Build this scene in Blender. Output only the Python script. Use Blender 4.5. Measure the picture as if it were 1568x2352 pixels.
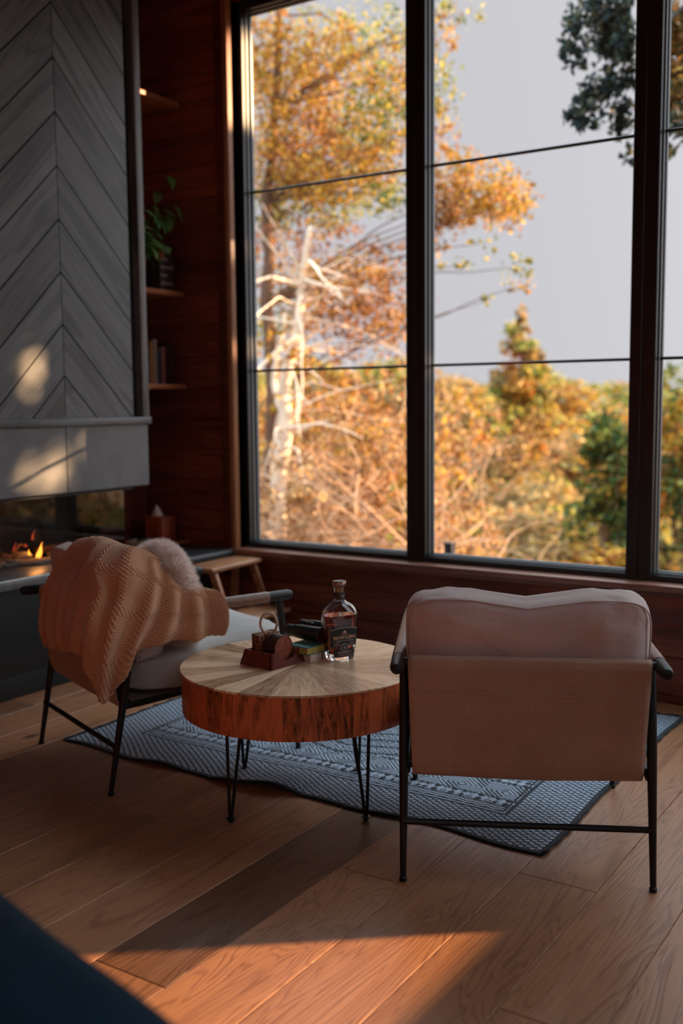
import bpy, bmesh, math, random
import numpy as np
from mathutils import Vector, Matrix, Euler
from mathutils.noise import noise as pnoise, fractal

for o in list(bpy.data.objects): bpy.data.objects.remove(o, do_unlink=True)
SC = bpy.context.scene
COL = SC.collection
R = math.radians
PI = math.pi
random.seed(7)
rng = np.random.default_rng(7)

# ------------------------------------------------------------------ camera
cam_d = bpy.data.cameras.new('camera'); cam = bpy.data.objects.new('camera', cam_d); COL.objects.link(cam)
cam_d.sensor_fit = 'VERTICAL'; cam_d.sensor_height = 36.0; cam_d.sensor_width = 24.0
cam_d.lens = 2369.7 / 2352 * 36.0
yaw, pitch, roll = R(33.0), R(5.993), R(-0.522)
fw = Vector((-math.sin(yaw)*math.cos(pitch), math.cos(yaw)*math.cos(pitch), -math.sin(pitch)))
r0 = Vector((math.cos(yaw), math.sin(yaw), 0)); u0 = r0.cross(fw)
rr = r0*math.cos(roll) + u0*math.sin(roll); uu = -r0*math.sin(roll) + u0*math.cos(roll)
M = Matrix((rr, uu, -fw)).transposed().to_4x4(); M.translation = Vector((0, 0, 1.27))
cam.matrix_world = M
cam_d.clip_start = 0.05; cam_d.clip_end = 400
cam_d.dof.use_dof = True; cam_d.dof.focus_distance = 3.0; cam_d.dof.aperture_fstop = 1.7
SC.camera = cam

# ------------------------------------------------------------------ light
SUN_DIR = Vector((0.764, 0.608, 0.215)).normalized()
sd = bpy.data.lights.new('sun', 'SUN'); sd.energy = 14.0; sd.color = (1.0, 0.61, 0.31); sd.angle = R(0.6)
sun = bpy.data.objects.new('sun', sd); COL.objects.link(sun)
sun.rotation_euler = SUN_DIR.to_track_quat('Z', 'Y').to_euler(); sun.location = (12, 10, 6)
SKY_BASE, SKY_GLOW, SKY_TOP = 0.43, 1.5, 5.0
W = bpy.data.worlds.new('sky'); SC.world = W; W.use_nodes = True
wn = W.node_tree; wn.nodes.clear()
wo = wn.nodes.new('ShaderNodeOutputWorld'); wb = wn.nodes.new('ShaderNodeBackground')
wb.inputs[0].default_value = (0.955, 0.94, 1.0, 1)
wt = wn.nodes.new('ShaderNodeTexCoord'); wd = wn.nodes.new('ShaderNodeVectorMath'); wd.operation = 'DOT_PRODUCT'; wd.inputs[1].default_value = SUN_DIR
wn.links.new(wt.outputs['Generated'], wd.inputs[0])
wx_ = wn.nodes.new('ShaderNodeMath'); wx_.operation = 'MAXIMUM'; wx_.inputs[1].default_value = 0; wn.links.new(wd.outputs['Value'], wx_.inputs[0])
wp = wn.nodes.new('ShaderNodeMath'); wp.operation = 'POWER'; wp.inputs[1].default_value = 4; wn.links.new(wx_.outputs[0], wp.inputs[0])
wm = wn.nodes.new('ShaderNodeMath'); wm.operation = 'MULTIPLY_ADD'; wm.inputs[1].default_value = SKY_GLOW; wm.inputs[2].default_value = SKY_BASE
wn.links.new(wp.outputs[0], wm.inputs[0])
# brighter, bluer sky high above the horizon
ws = wn.nodes.new('ShaderNodeSeparateXYZ'); wn.links.new(wt.outputs['Generated'], ws.inputs[0])
wh = wn.nodes.new('ShaderNodeMapRange'); wh.inputs[1].default_value = .40; wh.inputs[2].default_value = 1.0; wh.inputs[3].default_value = 0; wh.inputs[4].default_value = SKY_TOP; wn.links.new(ws.outputs[2], wh.inputs[0])
wb2 = wn.nodes.new('ShaderNodeBackground'); wb2.inputs[0].default_value = (.70, .88, 1.0, 1); wn.links.new(wh.outputs[0], wb2.inputs[1])
wa = wn.nodes.new('ShaderNodeAddShader'); wn.links.new(wm.outputs[0], wb.inputs[1]); wn.links.new(wb.outputs[0], wa.inputs[0]); wn.links.new(wb2.outputs[0], wa.inputs[1])
wn.links.new(wa.outputs[0], wo.inputs[0])
SC.view_settings.view_transform = 'Standard'; SC.view_settings.look = 'None'
SC.view_settings.gamma = 1.0; SC.view_settings.exposure = 0.68; SC.view_settings.use_curve_mapping = False
try:
    SC.cycles.max_bounces = 10; SC.cycles.diffuse_bounces = 5; SC.cycles.transparent_max_bounces = 24
    SC.cycles.glossy_bounces = 4; SC.cycles.transmission_bounces = 8
except Exception: pass

# ------------------------------------------------------------------ mesh helpers
class MB:
    def __init__(s): s.v = []; s.f = []; s.c = []; s.col = (1, 1, 1)
    def add(s, vs, fs):
        b = len(s.v); s.v += [tuple(p) for p in vs]; s.f += [tuple(i+b for i in f) for f in fs]; s.c += [s.col]*len(vs); return s
    def box(s, lo, hi, bev=0.0, seg=2, rot=None, piv=None):
        bm = bmesh.new(); bmesh.ops.create_cube(bm, size=1)
        c = [(a+b)/2 for a, b in zip(lo, hi)]; d = [abs(b-a) for a, b in zip(lo, hi)]
        for v in bm.verts: v.co = Vector((v.co.x*d[0], v.co.y*d[1], v.co.z*d[2]))
        if bev > 0: bmesh.ops.bevel(bm, geom=bm.edges[:], offset=min(bev, min(d)*.49), segments=seg, profile=.5, affect='EDGES')
        mm = Matrix.Translation(c)
        if rot is not None:
            pv = Vector(piv if piv is not None else c)
            mm = Matrix.Translation(pv) @ rot.to_matrix().to_4x4() @ Matrix.Translation(-pv) @ mm
        vs = [mm @ v.co for v in bm.verts]; bm.verts.index_update()
        fs = [[v.index for v in f.verts] for f in bm.faces]; bm.free(); return s.add(vs, fs)
    def tube(s, pts, r, n=12, cap=True):
        pts = [Vector(p) for p in pts]; rs = r if isinstance(r, (list, tuple)) else [r]*len(pts)
        t0 = (pts[1]-pts[0]).normalized(); a = Vector((0, 0, 1)) if abs(t0.z) < .9 else Vector((1, 0, 0))
        u = t0.cross(a).normalized(); vs = []; k = len(pts)
        for i, p in enumerate(pts):
            t = (pts[min(i+1, k-1)]-pts[max(i-1, 0)]).normalized()
            u = (u - t*u.dot(t)).normalized(); w = t.cross(u)
            for j in range(n):
                an = 2*PI*j/n; vs.append(p + (u*math.cos(an)+w*math.sin(an))*rs[i])
        fs = [(i*n+j, i*n+(j+1) % n, (i+1)*n+(j+1) % n, (i+1)*n+j) for i in range(k-1) for j in range(n)]
        if cap: fs += [tuple(range(n-1, -1, -1)), tuple(range((k-1)*n, k*n))]
        return s.add(vs, fs)
    def ring(s, c, n1, n2, R_, r, nn=48, m=10):
        c = Vector(c); n1 = Vector(n1); n2 = Vector(n2); ax = n1.cross(n2); vs = []
        for i in range(nn):
            a = 2*PI*i/nn; d = n1*math.cos(a)+n2*math.sin(a)
            rad = r(a) if callable(r) else r
            for j in range(m):
                b = 2*PI*j/m; vs.append(c + d*(R_+rad*math.cos(b)) + ax*rad*math.sin(b))
        return s.add(vs, [(i*m+j, ((i+1) % nn)*m+j, ((i+1) % nn)*m+(j+1) % m, i*m+(j+1) % m) for i in range(nn) for j in range(m)])
    def lathe(s, prof, n=32, c=(0, 0, 0), sx=1.0, sy=1.0, axis='Z'):
        vs = []
        for r, z in prof:
            for j in range(n):
                a = 2*PI*j/n; x, y = r*math.cos(a)*sx, r*math.sin(a)*sy
                p = (x, y, z) if axis == 'Z' else ((z, x, y) if axis == 'X' else (x, z, y))
                vs.append((p[0]+c[0], p[1]+c[1], p[2]+c[2]))
        k = len(prof); fs = [(i*n+j, i*n+(j+1) % n, (i+1)*n+(j+1) % n, (i+1)*n+j) for i in range(k-1) for j in range(n)]
        fs += [tuple(range(n-1, -1, -1)), tuple(range((k-1)*n, k*n))]
        return s.add(vs, fs)
    def prism(s, poly, h, fn):
        n = len(poly); vs = [fn(p[0], p[1], 0) for p in poly]+[fn(p[0], p[1], h) for p in poly]
        return s.add(vs, [tuple(range(n-1, -1, -1)), tuple(range(n, 2*n))]+[(i, (i+1) % n, n+(i+1) % n, n+i) for i in range(n)])
    def grid(s, fn, nu, nv, cu=False, cv=False):
        vs = [fn(i/(nu if cu else nu-1), j/(nv if cv else nv-1)) for i in range(nu) for j in range(nv)]
        fs = [(i*nv+j, ((i+1) % nu)*nv+j, ((i+1) % nu)*nv+(j+1) % nv, i*nv+(j+1) % nv)
              for i in range(nu if cu else nu-1) for j in range(nv if cv else nv-1)]
        return s.add(vs, fs)
    def build(s, name, mat, parent=None, loc=(0, 0, 0), rotz=0.0, sharp=35, rot=None):
        me = bpy.data.meshes.new(name); me.from_pydata(s.v, [], s.f)
        bm = bmesh.new(); bm.from_mesh(me); bmesh.ops.recalc_face_normals(bm, faces=bm.faces[:]); bm.to_mesh(me); bm.free()
        ca = me.color_attributes.new('Col', 'FLOAT_COLOR', 'POINT')
        ca.data.foreach_set('color', np.hstack([np.array(s.c, dtype=np.float32).reshape(-1, 3), np.ones((len(s.c), 1), np.float32)]).ravel())
        me.shade_smooth()
        if sharp: me.set_sharp_from_angle(angle=R(sharp))
        me.materials.append(mat)
        o = bpy.data.objects.new(name, me); COL.objects.link(o)
        o.location = loc; o.rotation_euler = rot if rot is not None else (0, 0, rotz)
        if parent is not None: o.parent = parent
        return o

def fast_mesh(name, verts, nper, cols, mat, parent=None):
    """verts (N*nper,3); faces are consecutive groups of nper."""
    N = len(verts)//nper; me = bpy.data.meshes.new(name)
    me.vertices.add(len(verts)); me.vertices.foreach_set('co', verts.astype(np.float32).ravel())
    me.loops.add(N*nper); me.loops.foreach_set('vertex_index', np.arange(N*nper, dtype=np.int32))
    me.polygons.add(N); me.polygons.foreach_set('loop_start', np.arange(0, N*nper, nper, dtype=np.int32))
    me.update(calc_edges=True)
    ca = me.color_attributes.new('Col', 'FLOAT_COLOR', 'POINT')
    c = np.repeat(cols, nper, axis=0) if len(cols) == N else cols
    ca.data.foreach_set('color', np.hstack([c, np.ones((len(c), 1))]).astype(np.float32).ravel())
    me.materials.append(mat); o = bpy.data.objects.new(name, me); COL.objects.link(o)
    if parent is not None: o.parent = parent
    return o

def tag(o, label=None, cat=None, group=None, kind=None):
    if label: o['label'] = label
    if cat: o['category'] = cat
    if group: o['group'] = group
    if kind: o['kind'] = kind
    return o
def thing(name, label, cat, loc=(0, 0, 0), rotz=0.0, group=None):
    o = bpy.data.objects.new(name, None); COL.objects.link(o); o.empty_display_size = .1
    o.location = loc; o.rotation_euler = (0, 0, rotz); return tag(o, label, cat, group)
def struct(o, label=None, cat=None):
    o['kind'] = 'structure'
    return tag(o, label, cat)
def copy_tree(o, parent=None):
    c = o.copy(); COL.objects.link(c)
    if parent is not None: c.parent = parent
    for ch in list(o.children): copy_tree(ch, c)
    return c

# ------------------------------------------------------------------ materials
def mat(name):
    m = bpy.data.materials.new(name); m.use_nodes = True; return m, m.node_tree, m.node_tree.nodes['Principled BSDF']
def N(nt, t, **k):
    n = nt.nodes.new(t)
    for a, b in k.items(): setattr(n, a, b)
    return n
def L(nt, a, b): nt.links.new(a, b)
def simple(name, c, rough=.5, metal=0, noise=0.0, nscale=40, bump=0.0, spec=.5, emis=None, estr=0, sheen=0):
    m, nt, b = mat(name); b.inputs['Base Color'].default_value = (*c, 1); b.inputs['Roughness'].default_value = rough
    b.inputs['Metallic'].default_value = metal; b.inputs['Specular IOR Level'].default_value = spec
    if sheen: b.inputs['Sheen Weight'].default_value = sheen
    if emis: b.inputs['Emission Color'].default_value = (*emis, 1); b.inputs['Emission Strength'].default_value = estr
    if noise or bump:
        tc = N(nt, 'ShaderNodeTexCoord'); n = N(nt, 'ShaderNodeTexNoise'); n.inputs['Scale'].default_value = nscale; n.inputs['Detail'].default_value = 6
        L(nt, tc.outputs['Object'], n.inputs['Vector'])
        if noise:
            mx = N(nt, 'ShaderNodeMix', data_type='RGBA', blend_type='MULTIPLY'); mx.inputs[0].default_value = noise
            mx.inputs[6].default_value = (*c, 1); cr = N(nt, 'ShaderNodeValToRGB'); cr.color_ramp.elements[0].position = .3; cr.color_ramp.elements[1].position = .7
            L(nt, n.outputs[0], cr.inputs[0]); L(nt, cr.outputs[0], mx.inputs[7]); L(nt, mx.outputs[2], b.inputs['Base Color'])
        if bump:
            bp = N(nt, 'ShaderNodeBump'); bp.inputs['Strength'].default_value = bump; bp.inputs['Distance'].default_value = .002
            L(nt, n.outputs[0], bp.inputs['Height']); L(nt, bp.outputs[0], b.inputs['Normal'])
    return m
def wood(name, cd, cl, axis='Y', sc=1.0, rough=.45, bump=.25, stretch=.07, knots=0.0, ring=.5, ringf=34, ringp=2.2, rot=None, spec=.5, coord='Object', contrast=(.35, .68)):
    """streaky grain along `axis`; Col.r scales the brightness, Col.g/b shift the pattern per board."""
    m, nt, b = mat(name); tc = N(nt, 'ShaderNodeTexCoord'); at = N(nt, 'ShaderNodeVertexColor', layer_name='Col')
    sp = N(nt, 'ShaderNodeSeparateColor'); L(nt, at.outputs[0], sp.inputs[0])
    off = N(nt, 'ShaderNodeCombineXYZ'); mu = N(nt, 'ShaderNodeMath', operation='MULTIPLY'); mu.inputs[1].default_value = 9
    mv = N(nt, 'ShaderNodeMath', operation='MULTIPLY'); mv.inputs[1].default_value = 23
    L(nt, sp.outputs[1], mu.inputs[0]); L(nt, sp.outputs[2], mv.inputs[0])
    for i, q in enumerate((mu, mv, mu)): L(nt, q.outputs[0], off.inputs[i])
    rt = N(nt, 'ShaderNodeMapping'); L(nt, tc.outputs[coord], rt.inputs[0])
    if rot: rt.inputs['Rotation'].default_value = rot
    ad = N(nt, 'ShaderNodeVectorMath', operation='ADD'); L(nt, rt.outputs[0], ad.inputs[0]); L(nt, off.outputs[0], ad.inputs[1])
    mp = N(nt, 'ShaderNodeMapping'); s = [1, 1, 1]; s['XYZ'.index(axis)] = stretch; mp.inputs['Scale'].default_value = s
    L(nt, ad.outputs[0], mp.inputs[0])
    n1 = N(nt, 'ShaderNodeTexNoise'); n1.inputs['Scale'].default_value = 14*sc; n1.inputs['Detail'].default_value = 3; n1.inputs['Distortion'].default_value = .8
    n2 = N(nt, 'ShaderNodeTexNoise'); n2.inputs['Scale'].default_value = 110*sc; n2.inputs['Detail'].default_value = 4
    L(nt, mp.outputs[0], n1.inputs[0]); L(nt, mp.outputs[0], n2.inputs[0])
    # growth rings: contour bands of a soft noise
    sn = N(nt, 'ShaderNodeMath', operation='MULTIPLY'); sn.inputs[1].default_value = ringf; L(nt, n1.outputs[0], sn.inputs[0])
    si = N(nt, 'ShaderNodeMath', operation='SINE'); L(nt, sn.outputs[0], si.inputs[0])
    r1 = N(nt, 'ShaderNodeMapRange'); r1.inputs[1].default_value = -1; r1.inputs[2].default_value = 1; L(nt, si.outputs[0], r1.inputs[0])
    pw = N(nt, 'ShaderNodeMath', operation='POWER'); pw.inputs[1].default_value = ringp; L(nt, r1.outputs[0], pw.inputs[0])
    a1 = N(nt, 'ShaderNodeMath', operation='MULTIPLY'); a1.inputs[1].default_value = .3*ring; L(nt, pw.outputs[0], a1.inputs[0])
    a2 = N(nt, 'ShaderNodeMath', operation='MULTIPLY_ADD'); a2.inputs[1].default_value = .35; L(nt, n2.outputs[0], a2.inputs[0]); L(nt, a1.outputs[0], a2.inputs[2])
    a3 = N(nt, 'ShaderNodeMath', operation='MULTIPLY_ADD'); a3.inputs[1].default_value = .6; L(nt, n1.outputs[0], a3.inputs[0]); L(nt, a2.outputs[0], a3.inputs[2])
    cr = N(nt, 'ShaderNodeValToRGB'); cr.color_ramp.elements[0].position = contrast[0]; cr.color_ramp.elements[1].position = contrast[1]
    cr.color_ramp.elements[0].color = (*cl, 1); cr.color_ramp.elements[1].color = (*cd, 1); L(nt, a3.outputs[0], cr.inputs[0])
    mx = N(nt, 'ShaderNodeMix', data_type='RGBA', blend_type='MULTIPLY'); mx.inputs[0].default_value = 1
    L(nt, cr.outputs[0], mx.inputs[6]); cb = N(nt, 'ShaderNodeCombineColor')
    for i in range(3): L(nt, sp.outputs[0], cb.inputs[i])
    L(nt, cb.outputs[0], mx.inputs[7]); outc = mx.outputs[2]
    if knots:
        km = N(nt, 'ShaderNodeMapping'); ks = [3.2, 3.2, 3.2]; ks['XYZ'.index(axis)] = 1.5; km.inputs['Scale'].default_value = ks; L(nt, ad.outputs[0], km.inputs[0])
        vo = N(nt, 'ShaderNodeTexVoronoi'); vo.inputs['Scale'].default_value = 1.0; L(nt, km.outputs[0], vo.inputs[0])
        kr = N(nt, 'ShaderNodeMapRange'); kr.inputs[1].default_value = .035; kr.inputs[2].default_value = .085; kr.inputs[3].default_value = 1; kr.inputs[4].default_value = 0
        L(nt, vo.outputs['Distance'], kr.inputs[0]); km2 = N(nt, 'ShaderNodeMath', operation='MULTIPLY'); km2.inputs[1].default_value = knots; L(nt, kr.outputs[0], km2.inputs[0])
        k2 = N(nt, 'ShaderNodeMix', data_type='RGBA'); L(nt, km2.outputs[0], k2.inputs[0]); L(nt, outc, k2.inputs[6]); k2.inputs[7].default_value = (cd[0]*.12, cd[1]*.12, cd[2]*.12, 1)
        outc = k2.outputs[2]
    L(nt, outc, b.inputs['Base Color']); b.inputs['Roughness'].default_value = rough; b.inputs['Specular IOR Level'].default_value = spec
    bp = N(nt, 'ShaderNodeBump'); bp.inputs['Strength'].default_value = bump; bp.inputs['Distance'].default_value = .0015; bp.invert = True
    L(nt, a3.outputs[0], bp.inputs['Height']); L(nt, bp.outputs[0], b.inputs['Normal']); return m
def vcol(name, rough=.6, sheen=0, spec=.3, bump=0, transl=0.0):
    m, nt, b = mat(name); at = N(nt, 'ShaderNodeVertexColor', layer_name='Col'); L(nt, at.outputs[0], b.inputs['Base Color'])
    b.inputs['Roughness'].default_value = rough; b.inputs['Specular IOR Level'].default_value = spec; b.inputs['Sheen Weight'].default_value = sheen
    if transl:
        t = N(nt, 'ShaderNodeBsdfTranslucent'); L(nt, at.outputs[0], t.inputs[0]); mx = N(nt, 'ShaderNodeMixShader'); mx.inputs[0].default_value = transl
        L(nt, b.outputs[0], mx.inputs[1]); L(nt, t.outputs[0], mx.inputs[2]); L(nt, mx.outputs[0], nt.nodes['Material Output'].inputs[0])
    return m
def fabric(name, c1, c2, sc=1.0, rough=.9):
    m, nt, b = mat(name); tc = N(nt, 'ShaderNodeTexCoord'); sp = N(nt, 'ShaderNodeSeparateXYZ'); L(nt, tc.outputs['Object'], sp.inputs[0])
    # herringbone: zig-zag of diagonal threads
    ax = N(nt, 'ShaderNodeMath', operation='PINGPONG'); ax.inputs[1].default_value = .012/sc; L(nt, sp.outputs[0], ax.inputs[0])
    zy = N(nt, 'ShaderNodeMath', operation='ADD'); L(nt, sp.outputs[2], zy.inputs[0]); L(nt, sp.outputs[1], zy.inputs[1])
    s = N(nt, 'ShaderNodeMath', operation='MULTIPLY_ADD'); s.inputs[1].default_value = 1.6; L(nt, ax.outputs[0], s.inputs[0]); L(nt, zy.outputs[0], s.inputs[2])
    k = N(nt, 'ShaderNodeMath', operation='MULTIPLY'); k.inputs[1].default_value = 1500*sc; L(nt, s.outputs[0], k.inputs[0])
    si = N(nt, 'ShaderNodeMath', operation='SINE'); L(nt, k.outputs[0], si.inputs[0])
    n = N(nt, 'ShaderNodeTexNoise'); n.inputs['Scale'].default_value = 520; n.inputs['Detail'].default_value = 3; L(nt, tc.outputs['Object'], n.inputs[0])
    n2 = N(nt, 'ShaderNodeTexNoise'); n2.inputs['Scale'].default_value = 7; L(nt, tc.outputs['Object'], n2.inputs[0])
    q = N(nt, 'ShaderNodeMath', operation='MULTIPLY_ADD'); q.inputs[1].default_value = .30; L(nt, si.outputs[0], q.inputs[0]); L(nt, n.outputs[0], q.inputs[2])
    q2 = N(nt, 'ShaderNodeMath', operation='MULTIPLY_ADD'); q2.inputs[1].default_value = .3; L(nt, n2.outputs[0], q2.inputs[0]); L(nt, q.outputs[0], q2.inputs[2])
    cr = N(nt, 'ShaderNodeValToRGB'); cr.color_ramp.elements[0].position = .3; cr.color_ramp.elements[1].position = 1.0
    cr.color_ramp.elements[0].color = (*c1, 1); cr.color_ramp.elements[1].color = (*c2, 1); L(nt, q2.outputs[0], cr.inputs[0]); L(nt, cr.outputs[0], b.inputs['Base Color'])
    b.inputs['Roughness'].default_value = rough; b.inputs['Sheen Weight'].default_value = .25; b.inputs['Specular IOR Level'].default_value = .2
    bp = N(nt, 'ShaderNodeBump'); bp.inputs['Strength'].default_value = .2; bp.inputs['Distance'].default_value = .001; L(nt, q.outputs[0], bp.inputs['Height']); L(nt, bp.outputs[0], b.inputs['Normal'])
    return m
def thin_glass(name, tint=(.985, .99, .99), rough=0.0):
    m, nt, b = mat(name); nt.nodes.remove(b); t = N(nt, 'ShaderNodeBsdfTransparent'); t.inputs[0].default_value = (*tint, 1)
    g = N(nt, 'ShaderNodeBsdfGlossy'); g.inputs['Roughness'].default_value = rough; ge = N(nt, 'ShaderNodeNewGeometry'); dt = N(nt, 'ShaderNodeVectorMath', operation='DOT_PRODUCT'); L(nt, ge.outputs['Incoming'], dt.inputs[0]); L(nt, ge.outputs['Normal'], dt.inputs[1])
    ab = N(nt, 'ShaderNodeMath', operation='ABSOLUTE'); L(nt, dt.outputs['Value'], ab.inputs[0]); om = N(nt, 'ShaderNodeMath', operation='SUBTRACT'); om.inputs[0].default_value = 1; L(nt, ab.outputs[0], om.inputs[1])
    pw = N(nt, 'ShaderNodeMath', operation='POWER'); pw.inputs[1].default_value = 5; L(nt, om.outputs[0], pw.inputs[0]); fr = N(nt, 'ShaderNodeMath', operation='MULTIPLY_ADD'); fr.inputs[1].default_value = .96; fr.inputs[2].default_value = .04; L(nt, pw.outputs[0], fr.inputs[0])
    mx = N(nt, 'ShaderNodeMixShader'); L(nt, fr.outputs[0], mx.inputs[0]); L(nt, t.outputs[0], mx.inputs[1]); L(nt, g.outputs[0], mx.inputs[2])
    L(nt, mx.outputs[0], nt.nodes['Material Output'].inputs[0]); return m

MT = dict(
    floor=wood('oak_floor', (.20, .075, .035), (.45, .210, .102), 'Y', sc=.60, rough=.36, bump=.5, knots=1, ring=1.1, ringf=150, ringp=4, stretch=.085, contrast=(.28, 1.0)),
    wall=wood('red_pine_planks', (.10, .023, .012), (.27, .066, .030), 'X', sc=.8, rough=.5, knots=.7, bump=.15),
    wallY=wood('red_pine_planks_side', (.10, .023, .012), (.27, .066, .030), 'Y', sc=.8, rough=.5, knots=.5, bump=.15),
    trim=wood('window_trim_wood', (.24, .09, .04), (.44, .19, .085), 'Z', sc=.9, rough=.35, bump=.1),
    sill=wood('window_sill_wood', (.16, .06, .035), (.38, .18, .12), 'X', sc=.9, rough=.3, bump=.1),
    shelf=wood('shelf_wood', (.26, .075, .03), (.52, .19, .08), 'Y', sc=.9, rough=.45, bump=.1),
    black=simple('black_frame_metal', (.012, .014, .016), .32),
    sash=simple('grey_spacer_bar', (.13, .145, .155), .4, .3),
    glass=thin_glass('window_glass'), fglass=thin_glass('fireplace_glass', (.8, .8, .8)),
    chevR=wood('grey_stained_pine_right', (.030, .035, .040), (.120, .135, .152), 'Y', sc=.7, rough=.42, bump=.2, knots=.6, rot=(R(45), 0, 0)),
    chevL=wood('grey_stained_pine_left', (.030, .035, .040), (.105, .118, .132), 'Y', sc=.7, rough=.42, bump=.2, knots=.6, rot=(R(-45), 0, 0)),
    gtrimY=wood('grey_stained_rail', (.05, .052, .055), (.16, .165, .175), 'Y', sc=.9, rough=.45, bump=.2),
    gtrim=wood('grey_stained_trim', (.05, .052, .055), (.18, .185, .195), 'Z', sc=.9, rough=.45, bump=.2),
    tile=simple('grey_stone_tile', (.125, .13, .137), .5, noise=.25, nscale=14, bump=.1),
    soot=simple('firebox_black', (.012, .011, .010), .6), steel=simple('brushed_steel_rim', (.30, .29, .28), .38, .8, noise=.4, nscale=30),
    ledge=simple('dark_slate_ledge', (.035, .038, .042), .4, noise=.3, nscale=12), cab=simple('charcoal_cabinet', (.009, .013, .014), .45),
    metal=simple('matte_black_steel', (.010, .009, .009), .45, .3, noise=.2, nscale=60, bump=.05),
    cushion=fabric('linen_cushion', (.36, .27, .245), (.78, .655, .61)), sling=fabric('herringbone_sling', (.22, .125, .087), (.58, .385, .285)),
    seatc=fabric('pale_seat_linen', (.30, .28, .26), (.66, .63, .60)),
    leather=simple('brown_leather_wrap', (.24, .115, .075), .4, noise=.4, nscale=90, bump=.2),
    stool=wood('honey_stool_wood', (.27, .10, .045), (.52, .24, .11), 'Y', sc=1.0, rough=.42, bump=.08),
    mahog=simple('mahogany', (.16, .022, .014), .33, noise=.35, nscale=25), bark=simple('coaster_bark', (.05, .018, .012), .6, noise=.6, nscale=60, bump=.8),
    slice=wood('coaster_slice', (.20, .045, .025), (.42, .13, .07), 'X', sc=2.5, rough=.4, ring=1.3, stretch=1), plate=wood('square_coaster', (.10, .022, .012), (.34, .12, .06), 'Y', sc=1.5, rough=.4),
    rug=vcol('woven_rug', .95, .2, .1), knit=vcol('knit_wool', .85, .5, .15), fur=vcol('faux_fur', .7, .3, .2, transl=.5), leaf=vcol('leaf', .55, 0, .25, transl=.38),
    bark_t=vcol('tree_bark', .9, 0, .1), ground=simple('leaf_litter', (.20, .10, .045), .95, noise=.8, nscale=6, bump=1),
    navy=simple('navy_velvet', (.005, .030, .058), .85, noise=.3, nscale=9, spec=.2), white=simple('white_card', (.62, .52, .45), .6), paper=simple('tissue_paper', (.75, .66, .60), .8),
    bino=simple('dark_blue_rubber', (.010, .016, .022), .35, noise=.2, nscale=120, bump=.1), vc=vcol('painted_surface', .5), pot=simple('dark_clay_pot', (.06, .025, .015), .6),
    box=wood('tissue_box_wood', (.20, .035, .018), (.42, .085, .04), 'Z', sc=1.2, rough=.4),
    cork=simple('cork', (.55, .30, .14), .8, noise=.5, nscale=200), cap=simple('bronze_cap', (.30, .20, .15), .25, .9), label=simple('black_label', (.010, .010, .012), .45),
    copper=simple('copper_lettering', (.72, .42, .27), .35, .3), pinkm=simple('pale_lettering', (.62, .50, .46), .5), stone=simple('fireplace_stone', (.36, .27, .21), .8, noise=.5, nscale=20, bump=.6),
    log=simple('ceramic_log', (.22, .085, .05), .85, noise=.6, nscale=30, bump=.8), flame=simple('flame', (0, 0, 0), 1, emis=(1.0, .30, .03), estr=3.2), flame2=simple('flame_core', (0, 0, 0), 1, emis=(1.0, .62, .22), estr=3.0),
    ember=simple('dim_flame', (0, 0, 0), 1, emis=(1.0, .10, .03), estr=.35),
)
m, nt, b = mat('bottle_glass'); b.inputs['Base Color'].default_value = (1, 1, 1, 1); b.inputs['Transmission Weight'].default_value = 1; b.inputs['Roughness'].default_value = 0; b.inputs['IOR'].default_value = 1.48; MT['bglass'] = m
m, nt, b = mat('rye_whiskey'); b.inputs['Base Color'].default_value = (.80, .16, .025, 1); b.inputs['Transmission Weight'].default_value = 1; b.inputs['Roughness'].default_value = 0; b.inputs['IOR'].default_value = 1.36
va = N(nt, 'ShaderNodeVolumeAbsorption'); va.inputs[0].default_value = (.95, .12, .01, 1); va.inputs[1].default_value = 22; L(nt, va.outputs[0], nt.nodes['Material Output'].inputs['Volume']); MT['rye'] = m
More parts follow.
